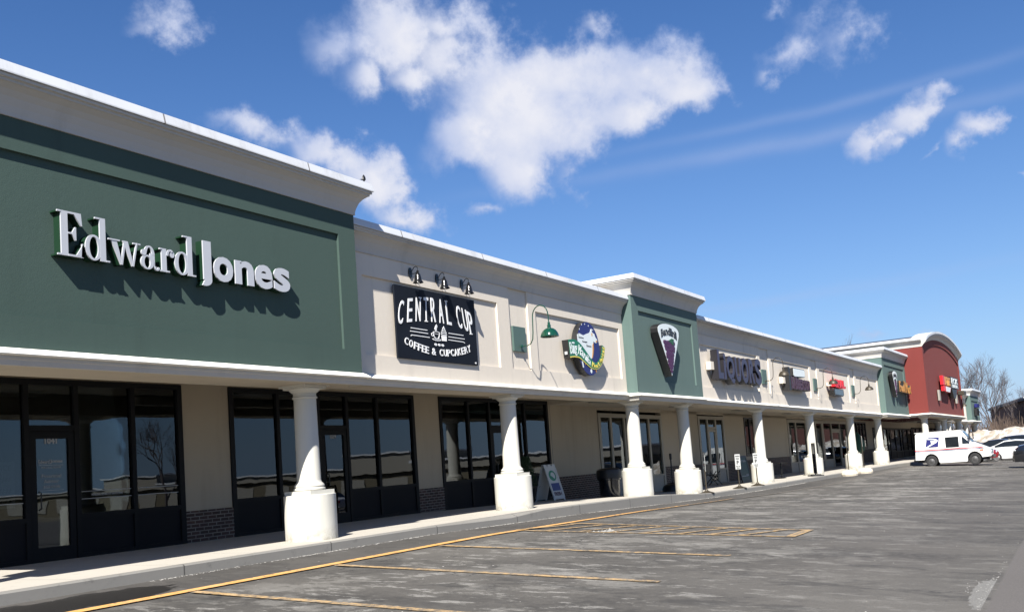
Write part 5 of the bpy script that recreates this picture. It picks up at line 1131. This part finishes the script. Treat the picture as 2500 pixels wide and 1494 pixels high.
# ------------------------------------------------------------------ snow, trees and far buildings
from mathutils import noise as mn
def snowpile(name, label, P0, P1, w, h, zg, n=90, mm=22, seed=0):
    P0, P1 = Vector(P0), Vector(P1); d = P1-P0; L = d.length; d /= L; nr = Vector((-d.y, d.x)); m = MB()
    for i in range(n+1):
        for j in range(mm+1):
            t = i/n; s = j/mm*2-1; c = P0+d*L*t+nr*w*s
            e = max(0, 1-s*s)**.8*min(1, 6*t+.15)*min(1, 6*(1-t)+.15)
            hh = h*e*(.72+.5*mn.noise(Vector((c.x*.22+seed, c.y*.22, 0)))+.22*mn.noise(Vector((c.x*.8, c.y*.8, seed)))+.10*mn.noise(Vector((c.x*2.6, c.y*2.6, seed))))
            m.v.append((c.x, c.y, zg+max(-.05, hh)))
    k = mm+1
    m.f = [(i*k+j, (i+1)*k+j, (i+1)*k+j+1, i*k+j+1) for i in range(n) for j in range(mm)]
    tag(m.build(name, M['snow'], smooth=True), label, 'snow pile')
snowpile('snow_pile', 'long lumpy bank of dirty ploughed snow behind the parked cars', (97, 22), (93, -16), 5.5, 2.65, -1.0, n=150, mm=34)
def bare_tree(label, x, y, z, H, seed, spread=.55, levels=6, group='bare trees beyond the plaza', r0=None):
    r = random.Random(seed); t = thing('bare_tree', label, 'tree', (x, y, z), group); tr = MB(); cr = MB(); cnt = [0]
    def grow(p, d, L, rad, lv, mb):
        n = 3; pts = [p]; q = p; dd = d.copy()
        for i in range(n):
            dd = (dd+Vector((r.gauss(0, .09), r.gauss(0, .09), r.gauss(.03, .05)))).normalized(); q = q+dd*L/n; pts.append(q)
        mb.tube(pts, rad, 5 if lv > 2 else 3, rad*.62)
        if lv <= 0: return
        k = 3 if lv > 2 else 4
        for j in range(k):
            a = r.random()*6.28; s = spread*r.uniform(.6, 1.35)
            side_ = Vector((cos(a), sin(a), 0)); nd = (dd*cos(s)+(side_-dd*side_.dot(dd)).normalized()*sin(s)+Vector((0, 0, .10))).normalized()
            b = pts[-1] if j < 2 else pts[2]
            grow(b, nd, L*r.uniform(.60, .84), rad*.57, lv-1, cr)
    r0 = r0 or H*.0145
    grow(Vector((x, y, z)), Vector((r.gauss(0, .03), r.gauss(0, .03), 1)).normalized(), H*.30, r0, levels, tr)
    tr.build('trunk', M['bark'], t, fix=False); cr.build('crown', M['bark'], t, fix=False)
bare_tree('tall forked bare tree just right of the red arch', 118, 10.3, -1.4, 12.2, 4, .42)
bare_tree('bare tree with an upright crown right of the tallest bare tree', 119, 8.2, -1.4, 10.2, 9, .44)
bare_tree('wide low bare tree in front of the brown building', 116, 5.9, -1.4, 7.6, 21, .55)
bare_tree('slender bare tree between the two largest bare trees', 124, 9.0, -1.4, 9.5, 33, .42, 5)
bare_tree('thin bare tree just above the roofline left of the red block', 108, 22.0, -1.0, 13.3, 13, .40, 5)
def brush(name, label, box, n, h, seed):
    r = random.Random(seed); m = MB()
    for i in range(n):
        x = r.uniform(box[0], box[1]); y = r.uniform(box[2], box[3]); p = Vector((x, y, -1.4)); d = Vector((r.gauss(0, .25), r.gauss(0, .25), 1)).normalized(); L = h*r.uniform(.5, 1.05)
        q = p+d*L*.5; e = q+(d+Vector((r.gauss(0, .3), r.gauss(0, .3), 0))).normalized()*L*.5; m.tube([p, q, e], .035, 3, .012)
        for k in range(3): f = p+d*L*r.uniform(.3, .5); m.tube([f, f+Vector((r.gauss(0, .6), r.gauss(0, .6), r.uniform(.4, 1.2)))], .018, 3, .008)
    tag(m.build(name, M['brush'], fix=False), label, None, None, 'stuff')
brush('brush', 'tangle of dry brush behind the snow bank', (103, 118, 2, 16), 1500, 4.4, 5)
bb = thing('brick_building', 'dark brown brick building with snow on its roof edge behind the snow bank', 'building', (130, 6, -1.5))
A0, A1 = Vector((152, 11.2)), Vector((107, 4.0)); dd = (A1-A0).normalized(); nr = Vector((-dd.y, dd.x))
if nr.x < 0: nr = -nr
LL = (A1-A0).length
TBk = lambda p: (A0.x+dd.x*p[0]+nr.x*p[1], A0.y+dd.y*p[0]+nr.y*p[1], p[2])
MB().box(0, LL, 0, 14, -1.6, 4.05).build('wall', M['brown'], bb, TBk); MB().box(-.3, LL+.3, -.35, 14.3, 4.06, 4.28).build('roof', M['roofdark'], bb, TBk)
m = MB(); m.box(0, 40, -.2, 6, 4.29, 4.45); m.build('roof_snow', M['snow'], bb, TBk)
# low shops across the lot, seen as reflections in the storefront glass
ob_ = thing('opposite_shops', 'low pale shop row across the lot that shows as a reflection in the windows', 'building', (90, -60, -1.5))
MB().box(88, 100, -140, -14, -1.8, 1.3).build('wall', plain('olive_brown_wall', (.14, .12, .08), .9), ob_); pm_ = plain('weathered_parapet', (.30, .28, .24), .9)
for a_, b_, h_ in ((-140, -92, 1.9), (-92, -80, 3.2), (-80, -46, 2.0), (-46, -36, 3.5), (-36, -14, 2.2)): MB().box(87.5, 100, a_, b_-.02, 1.31, h_).build('parapet', pm_, ob_); MB().box(87.2, 100.2, a_-.1, b_+.1, h_+.01, h_+.2).build('coping', M['coping'], ob_)
m = MB()
for i in range(18): m.box(87.9, 87.98, -22-6.3*i, -18-6.3*i, -1.2, .7)
m.build('shopfront_glazing', M['taupepanel'], ob_, label=None)
bare_tree('bare tree across the lot reflected in the windows, nearer the dark green block', 22, -16, -1.5, 9, 51, .5, 5, 'bare trees across the lot')
bare_tree('bare tree across the lot reflected in the windows, farther along', 44, -24, -1.5, 9, 52, .5, 5, 'bare trees across the lot')

for i, (x, y, pt, kd, lb) in enumerate(((44, -15, 'carblack', 'suv', 'black car across the lot seen in the near window reflections'), (52, -17, 'carwhite', 'sedan', 'white car across the lot seen in the window reflections'), (66, -24, 'rim', 'suv', 'silver car across the lot seen in the window reflections'), (71, -24.5, 'skin_red', 'sedan', 'red car across the lot seen in the window reflections'), (62, -6.5, 'carblack', 'sedan', 'black sedan outside the frame seen in the far window reflections'))):
    car(lb, x, y, lot(x, y), SOUTH+.1*i, M[pt], kind=kd, group='cars across the lot')
